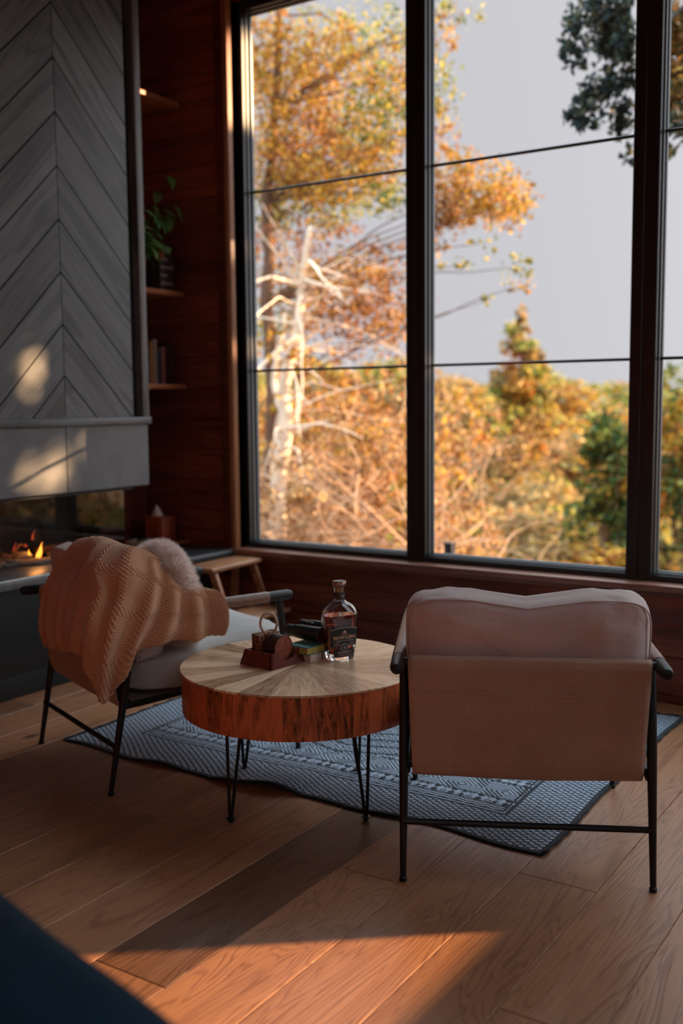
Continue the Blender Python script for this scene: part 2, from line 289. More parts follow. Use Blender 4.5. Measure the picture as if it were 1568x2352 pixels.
# radial table top
def radial(name, nseg, dark, light, side=False):
    m, nt, b = mat(name); tc = N(nt, 'ShaderNodeTexCoord'); sp = N(nt, 'ShaderNodeSeparateXYZ'); L(nt, tc.outputs['Object'], sp.inputs[0])
    at = N(nt, 'ShaderNodeMath', operation='ARCTAN2'); L(nt, sp.outputs[1], at.inputs[0]); L(nt, sp.outputs[0], at.inputs[1])
    k = N(nt, 'ShaderNodeMath', operation='MULTIPLY_ADD'); k.inputs[1].default_value = nseg/(2*PI); k.inputs[2].default_value = nseg; L(nt, at.outputs[0], k.inputs[0])
    fl = N(nt, 'ShaderNodeMath', operation='FLOOR'); L(nt, k.outputs[0], fl.inputs[0]); fr = N(nt, 'ShaderNodeMath', operation='FRACT'); L(nt, k.outputs[0], fr.inputs[0])
    wn_ = N(nt, 'ShaderNodeTexWhiteNoise', noise_dimensions='1D'); L(nt, fl.outputs[0], wn_.inputs['W'])
    # grain coordinates: along radius (top) or height (side)
    cb = N(nt, 'ShaderNodeCombineXYZ')
    rad = N(nt, 'ShaderNodeVectorMath', operation='LENGTH'); L(nt, tc.outputs['Object'], rad.inputs[0])
    u = N(nt, 'ShaderNodeMath', operation='MULTIPLY'); u.inputs[1].default_value = 2.3 if not side else 1.3; L(nt, k.outputs[0], u.inputs[0])
    off = N(nt, 'ShaderNodeMath', operation='MULTIPLY_ADD'); off.inputs[1].default_value = 57; L(nt, wn_.outputs[0], off.inputs[0]); L(nt, u.outputs[0], off.inputs[2])
    L(nt, off.outputs[0], cb.inputs[0]); L(nt, (sp.outputs[2] if side else rad.outputs['Value']), cb.inputs[1])
    mp = N(nt, 'ShaderNodeMapping'); mp.inputs['Scale'].default_value = (1.3 if not side else 1.1, 5 if not side else 6, 1); L(nt, cb.outputs[0], mp.inputs[0])
    n = N(nt, 'ShaderNodeTexNoise'); n.inputs['Scale'].default_value = 2.2; n.inputs['Detail'].default_value = 9; n.inputs['Roughness'].default_value = .72; n.inputs['Distortion'].default_value = .7; L(nt, mp.outputs[0], n.inputs[0])
    n2 = N(nt, 'ShaderNodeTexNoise'); n2.inputs['Scale'].default_value = 160; n2.inputs['Detail'].default_value = 3; L(nt, tc.outputs['Object'], n2.inputs[0])
    s = N(nt, 'ShaderNodeMath', operation='MULTIPLY_ADD'); s.inputs[1].default_value = (.42 if side else .34); L(nt, wn_.outputs[0], s.inputs[0])
    nb = N(nt, 'ShaderNodeMath', operation='MULTIPLY_ADD'); nb.inputs[1].default_value = 2.1 if side else 1.0; nb.inputs[2].default_value = -.45 if side else -.02; L(nt, n.outputs[0], nb.inputs[0]); L(nt, nb.outputs[0], s.inputs[2])
    s2 = N(nt, 'ShaderNodeMath', operation='MULTIPLY_ADD'); s2.inputs[1].default_value = .18; L(nt, n2.outputs[0], s2.inputs[0]); L(nt, s.outputs[0], s2.inputs[2])
    cr = N(nt, 'ShaderNodeValToRGB'); cr.color_ramp.elements[0].position = .45 if side else .44; cr.color_ramp.elements[1].position = 1.32 if side else .93
    cr.color_ramp.elements[0].color = (*dark, 1); cr.color_ramp.elements[1].color = (*light, 1); L(nt, s2.outputs[0], cr.inputs[0])
    e = N(nt, 'ShaderNodeMath', operation='COMPARE'); e.inputs[1].default_value = 0; e.inputs[2].default_value = .02; L(nt, fr.outputs[0], e.inputs[0])
    mx = N(nt, 'ShaderNodeMix', data_type='RGBA'); ef = N(nt, 'ShaderNodeMath', operation='MULTIPLY'); ef.inputs[1].default_value = .6; L(nt, e.outputs[0], ef.inputs[0])
    L(nt, ef.outputs[0], mx.inputs[0]); L(nt, cr.outputs[0], mx.inputs[6]); mx.inputs[7].default_value = (.03, .015, .01, 1)
    L(nt, mx.outputs[2], b.inputs['Base Color']); b.inputs['Roughness'].default_value = .24 if not side else .34
    bp = N(nt, 'ShaderNodeBump'); bp.inputs['Strength'].default_value = .15; bp.inputs['Distance'].default_value = .001; L(nt, s2.outputs[0], bp.inputs['Height']); L(nt, bp.outputs[0], b.inputs['Normal'])
    return m
MT['ttop'] = radial('table_top_wedges', 26, (.24, .105, .05), (.96, .67, .43))
MT['tside'] = radial('table_side_staves', 46, (.012, .003, .002), (.62, .155, .055), side=True)

# ------------------------------------------------------------------ setting: floor
XR, YW, XL, ZC, YB = 0.95, 4.30, -4.10, 3.70, -2.2
fb = MB(); bw = .216; k0 = int(math.floor((XL+.85)/bw))-1
forced = {-4: [1.58, 3.55], -1: [2.507, 4.1], -2: [.9, 2.8], -3: [2.28], -7: [2.27], -5: [.6, 3.0]}
rf = random.Random(5)
for k in range(k0, int((XR+.85)/bw)+2):
    x0 = -.85 + k*bw; x1 = x0+bw
    if x1 < XL or x0 > XR+.1: continue
    x0, x1 = max(x0, XL-.05), min(x1, XR+.05)
    ends = [YB-.05]; y = YB - rf.random()*1.4
    fo = forced.get(k, [])
    while y < YW:
        y += 1.3+rf.random()*.9
        if y < YW-.15 and not any(abs(y-q) < 1.0 for q in fo): ends.append(y)
    ends = sorted(ends+fo)+[YW+.02]
    for a, b_ in zip(ends[:-1], ends[1:]):
        if b_-a < .05: continue
        fb.col = (rf.choice([.62, .8, .9, 1.0, 1.08, 1.15]), rf.random(), rf.random())
        if k == -4 and abs(a-1.58) < .01: fb.col = (.42, .3, .7)
        if k == -4 and a < 0.5: fb.col = (.7, .1, .7)
        g = .0009
        fb.box((x0+g, a+g, -.02), (x1-g, b_-g, 0), .0012, 1)
floor = fb.build('floor', MT['floor']); struct(floor)
sub = MB().box((XL-.1, YB-.1, -.12), (XR+.12, YW+.16, -.0205)).build('floor_base', MT['soot']); sub['kind'] = 'structure'; sub.name = 'floor_base'

# ------------------------------------------------------------------ walls
def planks(mb, axis, fixed, a0, a1, z0, z1, depth, sgn, base=.035, h=.166):
    """horizontal boards; front faces at `fixed`, backing behind by `depth` in direction sgn."""
    k = math.floor((z0-base)/h)
    while base+k*h < z1-1e-4:
        b0, b1 = max(z0, base+k*h), min(z1, base+(k+1)*h); k += 1
        if b1-b0 < .004: continue
        rw = random.Random(k*31+7)
        mb.col = (rw.uniform(.75, 1.2), rw.random(), rw.random())
        lo, hi = sorted((fixed, fixed+sgn*depth))
        if axis == 'X': mb.box((a0, lo, b0+.001), (a1, hi, b1-.001), .004, 1)
        else: mb.box((lo, a0, b0+.001), (hi, a1, b1-.001), .004, 1)
WX0, WX1, WZ0, WZ1 = -3.455, .845, .505, 3.325
w = MB()
planks(w, 'X', YW, XL, -3.545, 0, ZC, .02, 1)
planks(w, 'X', YW, -3.545, XR, 0, WZ0-.035, .02, 1)
planks(w, 'X', YW, -3.545, XR, WZ1+.06, ZC, .02, 1)
w.col = (.4, .5, .5)
w.box((XL-.1, YW+.02, -.1), (WX0, YW+.16, ZC+.1)); w.box((WX1, YW+.02, -.1), (XR+.12, YW+.16, ZC+.1))
w.box((WX0, YW+.02, -.1), (WX1, YW+.16, WZ0-.035)); w.box((WX0, YW+.02, WZ1+.03), (WX1, YW+.16, ZC+.1))
struct(w.build('wall_front', MT['wall']))
w = MB(); planks(w, 'Y', XL, YB, YW, 0, ZC, .02, -1); w.col = (.4, .5, .5); w.box((XL-.1, YB-.1, -.1), (XL-.02, YW+.02, ZC+.1))
struct(w.build('wall_left', MT['wallY']))
RY0, RY1 = 2.93, 3.843; FILL_Y0, FILL_Y1 = -1.4, .6  # second opening is unseen, added beside the camera for fill light
w = MB(); w.col = (.8, .2, .4)
for a_, b_ in ((YB-.1, FILL_Y0), (FILL_Y1, RY0), (RY1, YW+.02)): w.box((XR, a_, -.1), (XR+.12, b_, ZC+.1))
for a_, b_ in ((FILL_Y0, FILL_Y1), (RY0, RY1)): w.box((XR, a_, -.1), (XR+.12, b_, .53)); w.box((XR, a_, 3.3), (XR+.12, b_, ZC+.1))
struct(w.build('wall_right', MT['wallY']))
w = MB(); w.col = (.9, .3, .4); planks(w, 'X', YB, XL, XR, 0, ZC, .02, -1); w.box((XL-.1, YB-.12, -.1), (XR+.12, YB-.02, ZC+.1))
struct(w.build('wall_back', MT['wall']))
struct(MB().box((XL-.1, YB-.12, ZC), (XR+.12, YW+.16, ZC+.1)).build('ceiling', MT['wall']))

# casing and jamb of the window
c = MB(); c.col = (.55, .4, .2); c.box((-3.545, YW-.012, WZ0-.02), (-3.487, YW+.02, ZC), .003)
o = struct(c.build('trim_1', MT['wall']))
c = MB(); c.box((-3.487, YW-.02, WZ0), (-3.462, YW+.02, WZ1+.02), .004); c.col = (.85, .2, .6); c.box((-3.470, YW-.016, WZ0), (WX0, YW+.075, WZ1), .003)
struct(c.build('trim_2', MT['trim']))
c = MB(); c.col = (.9, .2, .2); c.box((-3.487, YW-.02, WZ1-.005), (XR, YW+.075, WZ1+.07), .004); struct(c.build('trim_3', MT['wall']))
c = MB(); c.box((-3.50, YW-.030, WZ0-.03), (XR, YW+.075, WZ0), .006, 3); c.col = (.8, .7, .3); c.box((-3.50, YW-.022, WZ0-.045), (XR, YW+.06, WZ0-.031), .003)
struct(c.build('trim_4', MT['sill']))
c = MB(); c.col = (.8, .3, .3); c.box((-3.545, YW-.014, WZ0-.16), (XR, YW+.01, WZ0-.045), .004); struct(c.build('trim_5', MT['wall']))
c = MB(); c.box((WX1, YW-.016, WZ0), (WX1+.03, YW+.075, WZ1), .003); struct(c.build('trim_6', MT['trim']))

# windows: each one frame, spacer bars, muntins and a pane
cent = [WX0, -2.404, -1.3226, -.241, WX1]
MZ = (1.448, 2.375)
def window(name, a0, a1, axis='X', fixed=YW+.06, z0=WZ0, z1=WZ1, left=.052, right=.052, sgn=1):
    def bx(mb, u0, u1, d0, d1, w0, w1, bev=.003):
        if axis == 'X': mb.box((u0, fixed+d0*sgn, w0), (u1, fixed+d1*sgn, w1), bev, 1)
        else: mb.box((min(fixed+d0*sgn, fixed+d1*sgn), u0, w0), (max(fixed+d0*sgn, fixed+d1*sgn), u1, w1), bev, 1)
    r = bpy.data.objects.new(name, None); COL.objects.link(r); r.location = ((a0+a1)/2, fixed, z0) if axis == 'X' else (fixed, (a0+a1)/2, z0); struct(r)
    iv = Matrix.Translation(-Vector(r.location))
    def bd(mb, nm, m_):
        mb.v = [tuple(Vector(p)-Vector(r.location)) for p in mb.v]; return mb.build(nm, m_, r)
    f = MB(); b0 = .026
    bx(f, a0, a0+left, 0, .095, z0, z1); bx(f, a1-right, a1, 0, .095, z0, z1)
    bx(f, a0+left, a1-right, 0, .095, z0, z0+b0); bx(f, a0+left, a1-right, 0, .095, z1-.05, z1)
    bd(f, 'window_frame', MT['black'])
    s = MB(); i0, i1, zz0, zz1 = a0+left, a1-right, z0+b0, z1-.05
    for d0, d1, t in ((.030, .046, .007), (.060, .078, .012)):
        bx(s, i0, i0+t, d0, d1, zz0, zz1, .002); bx(s, i1-t, i1, d0, d1, zz0, zz1, .002)
        bx(s, i0+t, i1-t, d0, d1, zz0, zz0+t, .002); bx(s, i0+t, i1-t, d0, d1, zz1-t, zz1, .002)
    bd(s, 'glazing_bead', MT['sash'])
    for mz in MZ:
        q = MB(); bx(q, i0, i1, .052, .066, mz-.0065, mz+.0065, .002); bd(q, 'muntin', MT['black'])
    g = MB(); bx(g, i0, i1, .0475, .0505, zz0, zz1, 0); bd(g, 'glass_pane', MT['glass'])
    return r
window('window_1', cent[0], cent[1], left=.036)
window('window_2', cent[1], cent[2]); window('window_3', cent[2], cent[3], left=.059); window('window_4', cent[3], cent[4])
for i, (a_, b_) in enumerate(((RY0, RY1), (-.4, FILL_Y1), (FILL_Y0, -.4))): window('window_%d' % (5+i), a_, b_, 'Y', XR+.02, .53, 3.3, .03, .03)  # last two glaze the unseen opening added for fill light

# ------------------------------------------------------------------ fireplace
FX = -3.60
fp = thing('fireplace', 'tall fireplace with grey chevron-plank chimney over a glass-fronted firebox', 'fireplace', (-3.85, 3.26, 0))
OFF = Vector(fp.location)
def fbuild(mb, nm, m_, par=fp):
    mb.v = [tuple(Vector(p)-OFF) for p in mb.v]; return mb.build(nm, m_, par)
def clip(poly, fn):
    out = []
    for i in range(len(poly)):
        p, q = poly[i], poly[(i+1) % len(poly)]; a, b_ = fn(p), fn(q)
        if a >= 0: out.append(p)
        if (a >= 0) != (b_ >= 0): t = a/(a-b_); out.append((p[0]+(q[0]-p[0])*t, p[1]+(q[1]-p[1])*t))
    return out
YS = 3.26; PER = .2305
body = MB(); body.box((-4.095, 2.74, .875), (FX-.036, 3.78, ZC)); fbuild(body, 'chimney_body', MT['soot'])
for side, nm in ((1, 'chevR'), (-1, 'chevL')):
    pb = MB(); rs = random.Random(11+side)
    for k in range(-3, 14):
        zt = 2.789 + .2305*4 - k*PER
        lo, hi = zt-PER+.0045, zt-.0045           # band: lo <= z + |y-YS| <= hi
        poly = [(0.0018, .5), (.43, .5), (.43, 4.5), (0.0018, 4.5)]
        poly = clip(poly, lambda p: hi-(p[1]+p[0])); poly = clip(poly, lambda p: (p[1]+p[0])-lo)
        poly = clip(poly, lambda p: p[1]-1.216) if len(poly) > 2 else poly
        poly = clip(poly, lambda p: ZC-.001-p[1]) if len(poly) > 2 else poly
        if len(poly) < 3: continue
        pb.col = (rs.uniform(.7, 1.15), rs.random(), rs.random())
        pb.prism(poly, .018, lambda a, b_, h: (FX-.018+h, YS+side*a, b_))
    o = fbuild(pb, 'chevron_panel', MT[nm])
for s, e in ((1, 3.79), (-1, 2.73)):
    t = MB(); y0, y1 = sorted((YS+s*.487, e)); t.box((FX-.20, y0, 1.214), (FX+.012, y1, ZC), .004)
    fbuild(t, 'side_trim', MT['gtrim'])
    t = MB(); y0, y1 = sorted((YS+s*.485, e-s*.004)); t.box((-4.09, y0, .88), (FX-.20, y1, ZC), .004); fbuild(t, 'side_cheek', MT['wallY'])
t = MB(); t.col = (.9, .3, .3); t.box((FX-.10, 2.72, 1.179), (FX+.016, 3.80, 1.215), .003); fbuild(t, 'mantel_rail', MT['gtrimY'])
for a, b_ in ((2.74, 3.252), (3.2545, 3.783)):
    t = MB(); t.box((FX-.34, a, .878), (FX+.004, b_, 1.178), .002, 1); fbuild(t, 'stone_tile', MT['tile'])
# firebox: back, roof, glass front and glass side
t = MB(); t.box((-4.095, 2.5, .50), (-4.07, 3.795, .877)); t.box((-4.07, 3.775, .551), (-3.95, 3.795, .877)); t.box((-4.095, 2.5, .86), (FX-.03, 3.70, .877)); t.box((-4.07, 2.5, .50), (-3.95, 2.53, .877))
fbuild(t, 'firebox', MT['soot'])
t = MB(); t.box((-3.652, 2.5, .553), (-3.648, 3.655, .862)); fbuild(t, 'front_glass', MT['fglass'])
t = MB(); t.box((-3.93, 3.655, .553), (-3.652, 3.659, .862)); fbuild(t, 'side_glass', MT['fglass'])
t = MB(); t.box((-4.09, 2.3, .10), (FX, 3.80, .50), .003); t.box((-4.09, 2.3, 0), (FX-.0, 3.80, .099), .003); fbuild(t, 'hearth_base', MT['cab'])
t = MB(); t.box((-4.09, 2.3, .500), (-3.66, 3.70, .551), .004); fbuild(t, 'firebox_tray', MT['soot'])
t = MB(); t.box((-3.66, 2.3, .507), (-3.47, 3.74, .551), .006, 3); fbuild(t, 'hearth_rim', MT['steel'])
# ceramic logs, stones
def rock(mb, c, r, sd, sub_=3, amp=.35):
    bm = bmesh.new(); bmesh.ops.create_icosphere(bm, subdivisions=sub_, radius=1)
    vs = []
    for v in bm.verts:
        q = v.co.normalized(); d = 1+amp*pnoise(q*1.6+Vector((sd*3.1, sd, 0)))+.08*pnoise(q*6+Vector((sd, 0, 5)))
        vs.append((c[0]+q.x*r[0]*d, c[1]+q.y*r[1]*d, c[2]+q.z*r[2]*d))
    bm.verts.index_update(); fs = [[v.index for v in f.verts] for f in bm.faces]; bm.free(); mb.add(vs, fs)
for i, (c_, r_) in enumerate((((-3.78, 3.06, .565), (.05, .075, .018)), ((-3.74, 3.19, .562), (.055, .10, .014)), ((-3.76, 2.93, .57), (.05, .08, .022)), ((-3.84, 3.17, .575), (.05, .06, .02)), ((-3.74, 3.37, .563), (.06, .09, .014)), ((-3.86, 3.42, .568), (.05, .07, .018)))):
    t = MB(); rock(t, c_, r_, i*1.7); fbuild(t, 'fire_stone', MT['stone'])
def wob(pts, amp, sd):
    return [Vector(p)+Vector((pnoise(Vector((i*.9+sd, 0, 1))), pnoise(Vector((0, i*.9+sd, 2))), pnoise(Vector((3, 1, i*.9+sd)))))*amp for i, p in enumerate(pts)]
for i, (a, b_, r1, r2) in enumerate((((-3.80, 3.00, .585), (-3.84, 3.16, .59), .022, .013), ((-3.80, 3.02, .60), (-3.80, 2.985, .665), .018, .008), ((-3.86, 2.86, .585), (-3.83, 3.01, .60), .024, .018), ((-3.86, 3.12, .58), (-3.86, 3.19, .63), .012, .005), ((-3.88, 3.30, .58), (-3.86, 3.5, .60), .02, .013))):
    n_ = 8; pts = [Vector(a).lerp(Vector(b_), j/(n_-1)) for j in range(n_)]
    t = MB(); t.tube(wob(pts, .012, i*4.4), [r1+(r2-r1)*j/(n_-1) for j in range(n_)], 12); fbuild(t, 'ceramic_log', MT['log'])
def flame(c, h, w_, lean, m_, sd):
    t = MB(); n_ = 12; rad = lambda q: w_*math.sin(PI*min(1, q*1.02)**.55)*(1-q)**.35+.0004
    pts = [Vector((c[0], c[1]+lean*h*(q**1.3)+.12*h*math.sin(q*5+sd)*q, c[2]+h*q)) for q in [j/(n_-1) for j in range(n_)]]
    t.tube(pts, [rad(j/(n_-1)) for j in range(n_)], 12); return fbuild(t, 'flame', m_)
flame((-3.80, 3.235, .558), .078, .013, .55, MT['flame'], 0.3); flame((-3.797, 3.237, .564), .050, .008, .5, MT['flame2'], .3)
flame((-3.80, 3.19, .580), .032, .006, -.1, MT['flame'], 1.5); flame((-3.86, 3.26, .64), .05, .006, .4, MT['ember'], 2)
flame((-3.86, 3.02, .60), .065, .008, .5, MT['ember'], 2.2); flame((-3.86, 3.14, .59), .055, .006, .6, MT['ember'], .2); flame((-3.86, 3.215, .615), .016, .012, .3, MT['ember'], 1)
fl_ = bpy.data.lights.new('fire_light', 'POINT'); fl_.energy = .5; fl_.color = (1, .38, .1); fl_.shadow_soft_size = .03
flo = bpy.data.objects.new('fire_light', fl_); COL.objects.link(flo); flo.location = (-3.78, 3.22, .66)

# ledge between the fireplace and the window wall
lg = thing('corner_bench', 'dark slate-topped bench with rounded grey edge between fireplace and window', 'bench', (-3.75, 4.05, 0))
OFF = Vector(lg.location)
t = MB(); t.box((-4.09, 3.803, .462), (-3.462, 4.285, .503), .016, 4); fbuild(t, 'bench_top', MT['ledge'], lg)
t = MB(); t.box((-4.09, 3.803, 0), (-3.60, 4.285, .461), .003); fbuild(t, 'bench_base', MT['cab'], lg)

# ------------------------------------------------------------------ shelves in the alcove
shz = [(.528, .512), (1.383, 1.357), (1.876, 1.850), (2.862, 2.838)]
shlab = ['reddish wooden shelf just above the slate bench, tissue box on it', 'wooden alcove shelf holding the row of upright books', 'wooden alcove shelf carrying the potted trailing plant', 'topmost wooden alcove shelf, sunlit at its near end']
for (a, b_), lb in zip(shz, shlab):
    t = MB(); rs = random.Random(int(a*100)); t.col = (1, rs.random(), rs.random()); t.box((-4.10+4.10, -.24, b_-a), (.32, .24, 0), .003)
    o = t.build('wall_shelf', MT['shelf'], loc=(-4.10, 4.046, a)); tag(o, lb, 'shelf', 'alcove shelves')
# books standing on the second shelf
bk = random.Random(3); y = 4.255
cols_ = [(.06, .03, .02), (.05, .01, .01), (.30, .10, .09), (.03, .03, .04), (.22, .15, .11), (.30, .10, .03), (.03, .06, .05), (.05, .02, .02)]
names_ = ['dark brown', 'dark red', 'pale pink', 'black', 'cream', 'rust orange', 'dark green', 'maroon']
hs = [.225, .21, .20, .19, .235, .22, .20, .21]
for i in range(8):
    wd = .022+bk.random()*.014; h = hs[i]; y -= wd+.002
    r_ = thing('book', '%s book standing upright on the alcove shelf, %s' % (names_[i], ['nearest the window wall', 'second from the window wall', 'third from the window wall', 'fourth from the window wall', 'fifth from the window wall', 'sixth from the window wall', 'beside the leaning dark maroon one', 'last of the row beside the chimney'][i]), 'book', (-3.95, y+wd/2, 1.3835), 0, 'books on the alcove shelf')
    t = MB(); t.col = cols_[i]; t.box((.10, -wd/2, 0), (.105, wd/2, h), .0015, 1); t.box((-.05, -wd/2, 0), (.101, -wd/2+.002, h)); t.box((-.05, wd/2-.002, 0), (.101, wd/2, h)); t.build('cover', MT['vc'], r_)
    t = MB(); t.col = (.55, .48, .38); t.box((-.045, -wd/2+.0022, .003), (.099, wd/2-.0022, h-.004)); t.build('pages', MT['vc'], r_)
# picture frames on the plant shelf
r_ = thing('magazine_holder', 'dim patterned box file on the plant shelf, by the window wall', 'box file', (-3.92, 4.20, 1.877))
t = MB(); t.col = (.05, .035, .03); t.box((-.10, -.055, 0), (.10, .055, .23), .004); t.build('case', MT['vc'], r_)
t = MB(); t.col = (.30, .22, .22)
for q in range(5): t.box((.1005, -.05, .03+q*.042), (.102, -.05+random.Random(q).uniform(.04, .1), .045+q*.042))
t.build('spine_stripe', MT['vc'], r_)
# trailing plant
pl_ = thing('potted_plant', 'trailing green potted plant on the alcove shelf beside the chimney', 'plant', (-3.88, 4.00, 1.877))
t = MB(); t.lathe([(.045, 0), (.055, .02), (.068, .11), (.072, .115), (.072, .125), (.062, .125), (.060, .10), (.0, .10)][:7], 28); t.build('pot', MT['pot'], pl_)
lp = random.Random(8); stems = MB(); stems.col = (.10, .16, .03); leaves = MB()
def leaf_at(mb, p, d, nrm, ln, wd):
    d = d.normalized(); s = d.cross(nrm).normalized(); n_ = s.cross(d).normalized(); rows = []
    for i in range(6):
        q = i/5; wq = wd*math.sin(PI*q**.8)*(1-.15*q)+.0006; bend = -ln*.35*q*q
        c_ = p+d*ln*q+n_*bend; rows += [c_-s*wq+n_*wq*.25, c_, c_+s*wq+n_*wq*.25]
    mb.add(rows, [(i*3+j, i*3+j+1, i*3+j+4, i*3+j+3) for i in range(5) for j in range(2)])
for i in range(20):
    a = lp.uniform(-1.3, 1.6); hgt = lp.uniform(.10, .56); pts = []
    p = Vector((.0, 0, .12)); rch = lp.uniform(.05, .15)
    for j in range(9):
        q = j/8; pts.append(p+Vector((math.cos(a)*rch*q*.9, math.sin(a)*rch*q*1.7+.05*q, hgt*q-.25*max(0, q-.75))))
    stems.tube(pts, [.003*(1-.6*j/8) for j in range(9)], 6)
    for j in range(2, 9, 1):
        if lp.random() < .35: continue
        g = lp.random(); leaves.col = (.09+.16*g, .25+.16*g, .07+.06*g) if lp.random() > .12 else (.35, .12, .04)
        dr = Vector((lp.uniform(.1, 1), lp.uniform(-.8, .9), lp.uniform(-1.2, .1)))
        leaf_at(leaves, pts[j], dr, Vector((lp.uniform(.3, 1), 0, 1)), lp.uniform(.07, .115), lp.uniform(.017, .028))
stems.build('stem', MT['leaf'], pl_); leaves.build('foliage', MT['leaf'], pl_, sharp=0)
# things on the bottom shelf
tb = thing('tissue_box', 'square wooden tissue box with a tissue peeping out on the bottom alcove shelf', 'tissue box', (-3.90, 4.18, .5285), 0)
t = MB(); t.box((-.062, -.055, 0), (.062, .055, .14), .004); t.build('box', MT['box'], tb)
t = MB(); q0 = (-.0, -.02, .14)
t.add([(-.02, -.045, .1405), (.02, -.045, .1405), (.025, .0, .1405), (-.015, .0, .1405), (.005, -.035, .205), (0, -.02, .19), (.01, -.01, .175)], [(0, 1, 4), (1, 2, 6, 4), (2, 3, 5, 6), (3, 0, 4, 5), (4, 6, 5)])
t.build('tissue', MT['paper'], tb)
nb = thing('notebook_stack', 'pale notebooks stacked flat on the bottom alcove shelf by the tissue box', 'notebooks', (-3.86, 4.00, .5285), R(4))
for i in range(2):
    t = MB(); t.col = (.45, .42, .38) if i else (.36, .36, .35); t.box((-.07, -.055, i*.0135), (.07, .055, .013+i*.0135), .002); t.build('notebook', MT['vc'], nb)
t = thing('remote_control', 'small dark remote lying on the pale notebooks in the alcove', 'remote control', (-3.85, 3.985, .5560), R(12))
q = MB(); q.box((-.015, -.04, 0), (.015, .04, .011), .004); q.build('case', MT['bino'], t); q = MB(); q.lathe([(.0045, 0), (.0045, .0015)], 12, (0, .02, .011)); q.build('button', MT['sash'], t)

# ------------------------------------------------------------------ step stool
st = thing('step_stool', 'honey-coloured wooden two-step stool by the slate bench under the window', 'step stool', (-3.355, 4.055, 0), R(1.5))
t = MB(); t.box((-.095, -.212, .445), (.095, .212, .470), .009, 3); t.build('top_step', MT['stool'], st)
t = MB(); t.box((.075, -.185, .208), (.29, .185, .230), .008, 3); t.build('lower_step', MT['stool'], st)
def beam(mb, p, q, w_, d_):
    p, q = Vector(p), Vector(q); t_ = (q-p).normalized(); s = Vector((0, 1, 0)); n_ = t_.cross(s).normalized(); vs = []
    for e in (p, q):
        for a, b_ in ((-1, -1), (1, -1), (1, 1), (-1, 1)): vs.append(e+n_*a*w_/2+s*b_*d_/2)
    mb.add(vs, [(0, 1, 2, 3), (7, 6, 5, 4), (0, 4, 5, 1), (1, 5, 6, 2), (2, 6, 7, 3), (3, 7, 4, 0)])
for s in (-1, 1):
    t = MB(); beam(t, (.06, s*.165, .446), (.235, s*.165, 0), .036, .022); t.build('leg', MT['stool'], st)
    t = MB(); beam(t, (-.05, s*.165, .446), (-.085, s*.165, .0), .034, .022); t.build('leg', MT['stool'], st)
    t = MB(); beam(t, (-.07, s*.14, .197), (.20, s*.14, .197), .022, .022); t.build('side_rail', MT['stool'], st)
t = MB(); t.box((-.07, -.15, .42), (-.045, .15, .444)); t.build('apron', MT['stool'], st)

# ------------------------------------------------------------------ rug
rg = thing('area_rug', 'flat-woven dark blue and pale grey patterned rug under the round table', 'rug', (-2.98, 2.63, 0))
RL, RWd = 1.93, 1.50; nu, nv = 520, 400
U = (np.arange(nu)+.5)/nu*RL; V = (np.arange(nv)+.5)/nv*RWd
u, v = np.meshgrid(U, V, indexing='ij')
def tri(x, p): return np.abs(((x/p) % 1.0)-.5)*2
dk = np.zeros_like(u)
eb = np.minimum(np.minimum(u, RL-u), np.minimum(v, RWd-v))
# outer border: basket diamonds; inner fields: bands across the width
bor = eb < .20
fa, fc = (u/.034+v/.022) % 1.0, (u/.034-v/.022) % 1.0
diam = (fa < .33) | (fc < .24)
dk = np.where(bor, diam, dk)
line = (np.abs(eb-.205) < .005) | (np.abs(eb-.222) < .003)
vv = v-.22; uu_ = u-.22; UL, VL = RL-.44, RWd-.44
def zig(x, y, px, py, th, amp): return np.abs(((y+amp*tri(x, px)) % py)-py/2) < th*py/2
conc = ((tri(uu_, .16)*.08+tri(vv, .15)*.075) % .019) < .009                     # concentric diamonds
waves = zig(uu_, vv, .05, .016, .95*.5, .007)
hexs = ((tri(uu_, .032)+tri(vv+0*uu_, .030)) > 1.05) & ((tri(uu_, .008) > .2))
meander = (((np.floor(uu_/.010)+np.floor(vv/.010)) % 3) == 0) ^ (tri(vv, .02) > .5)
zz = zig(uu_, vv, .09, .022, .5, .03)
stripes = tri(uu_, .018) > .5
bands = [(0, .045, waves), (.045, .10, hexs), (.10, .235, conc), (.235, .29, hexs), (.29, .34, waves)]
field = np.zeros_like(u, dtype=bool); d2 = np.minimum(vv, VL-vv)
for a, b_, pt in bands: field = np.where((d2 >= a) & (d2 < b_), pt, field)
# centre medallion of nested hexagons
hx = np.maximum(np.abs(uu_-UL/2)*.62, np.abs(uu_-UL/2)*.33+np.abs(vv-VL/2)*.95)
med = hx < .34; mpat = np.where((hx % .075) < .014, True, np.where((hx % .075) < .045, zig(uu_, vv, .03, .02, .5, .015), ((np.floor(uu_/.011)+np.floor(vv/.008)) % 2) == 0))
cen = (d2 >= .34); field = np.where(cen, zz ^ (tri(uu_, .12) > .8), field); field = np.where(med & (d2 > .05), mpat, field)
for q in (.0455, .10, .235, .29, .34): field = np.where((np.abs(d2-q) < .0035) & ~med, True, field)
dk = np.where(bor, dk, field); dk = np.where(line, True, dk); dk = np.where(eb < .014, True, dk)
yarn = (rng.random((nu, nv))*.25+.85)
light = np.array([.37, .44, .54]); dark = np.array([.011, .017, .024])
cc = np.where(dk[..., None], dark, light)*yarn[..., None]
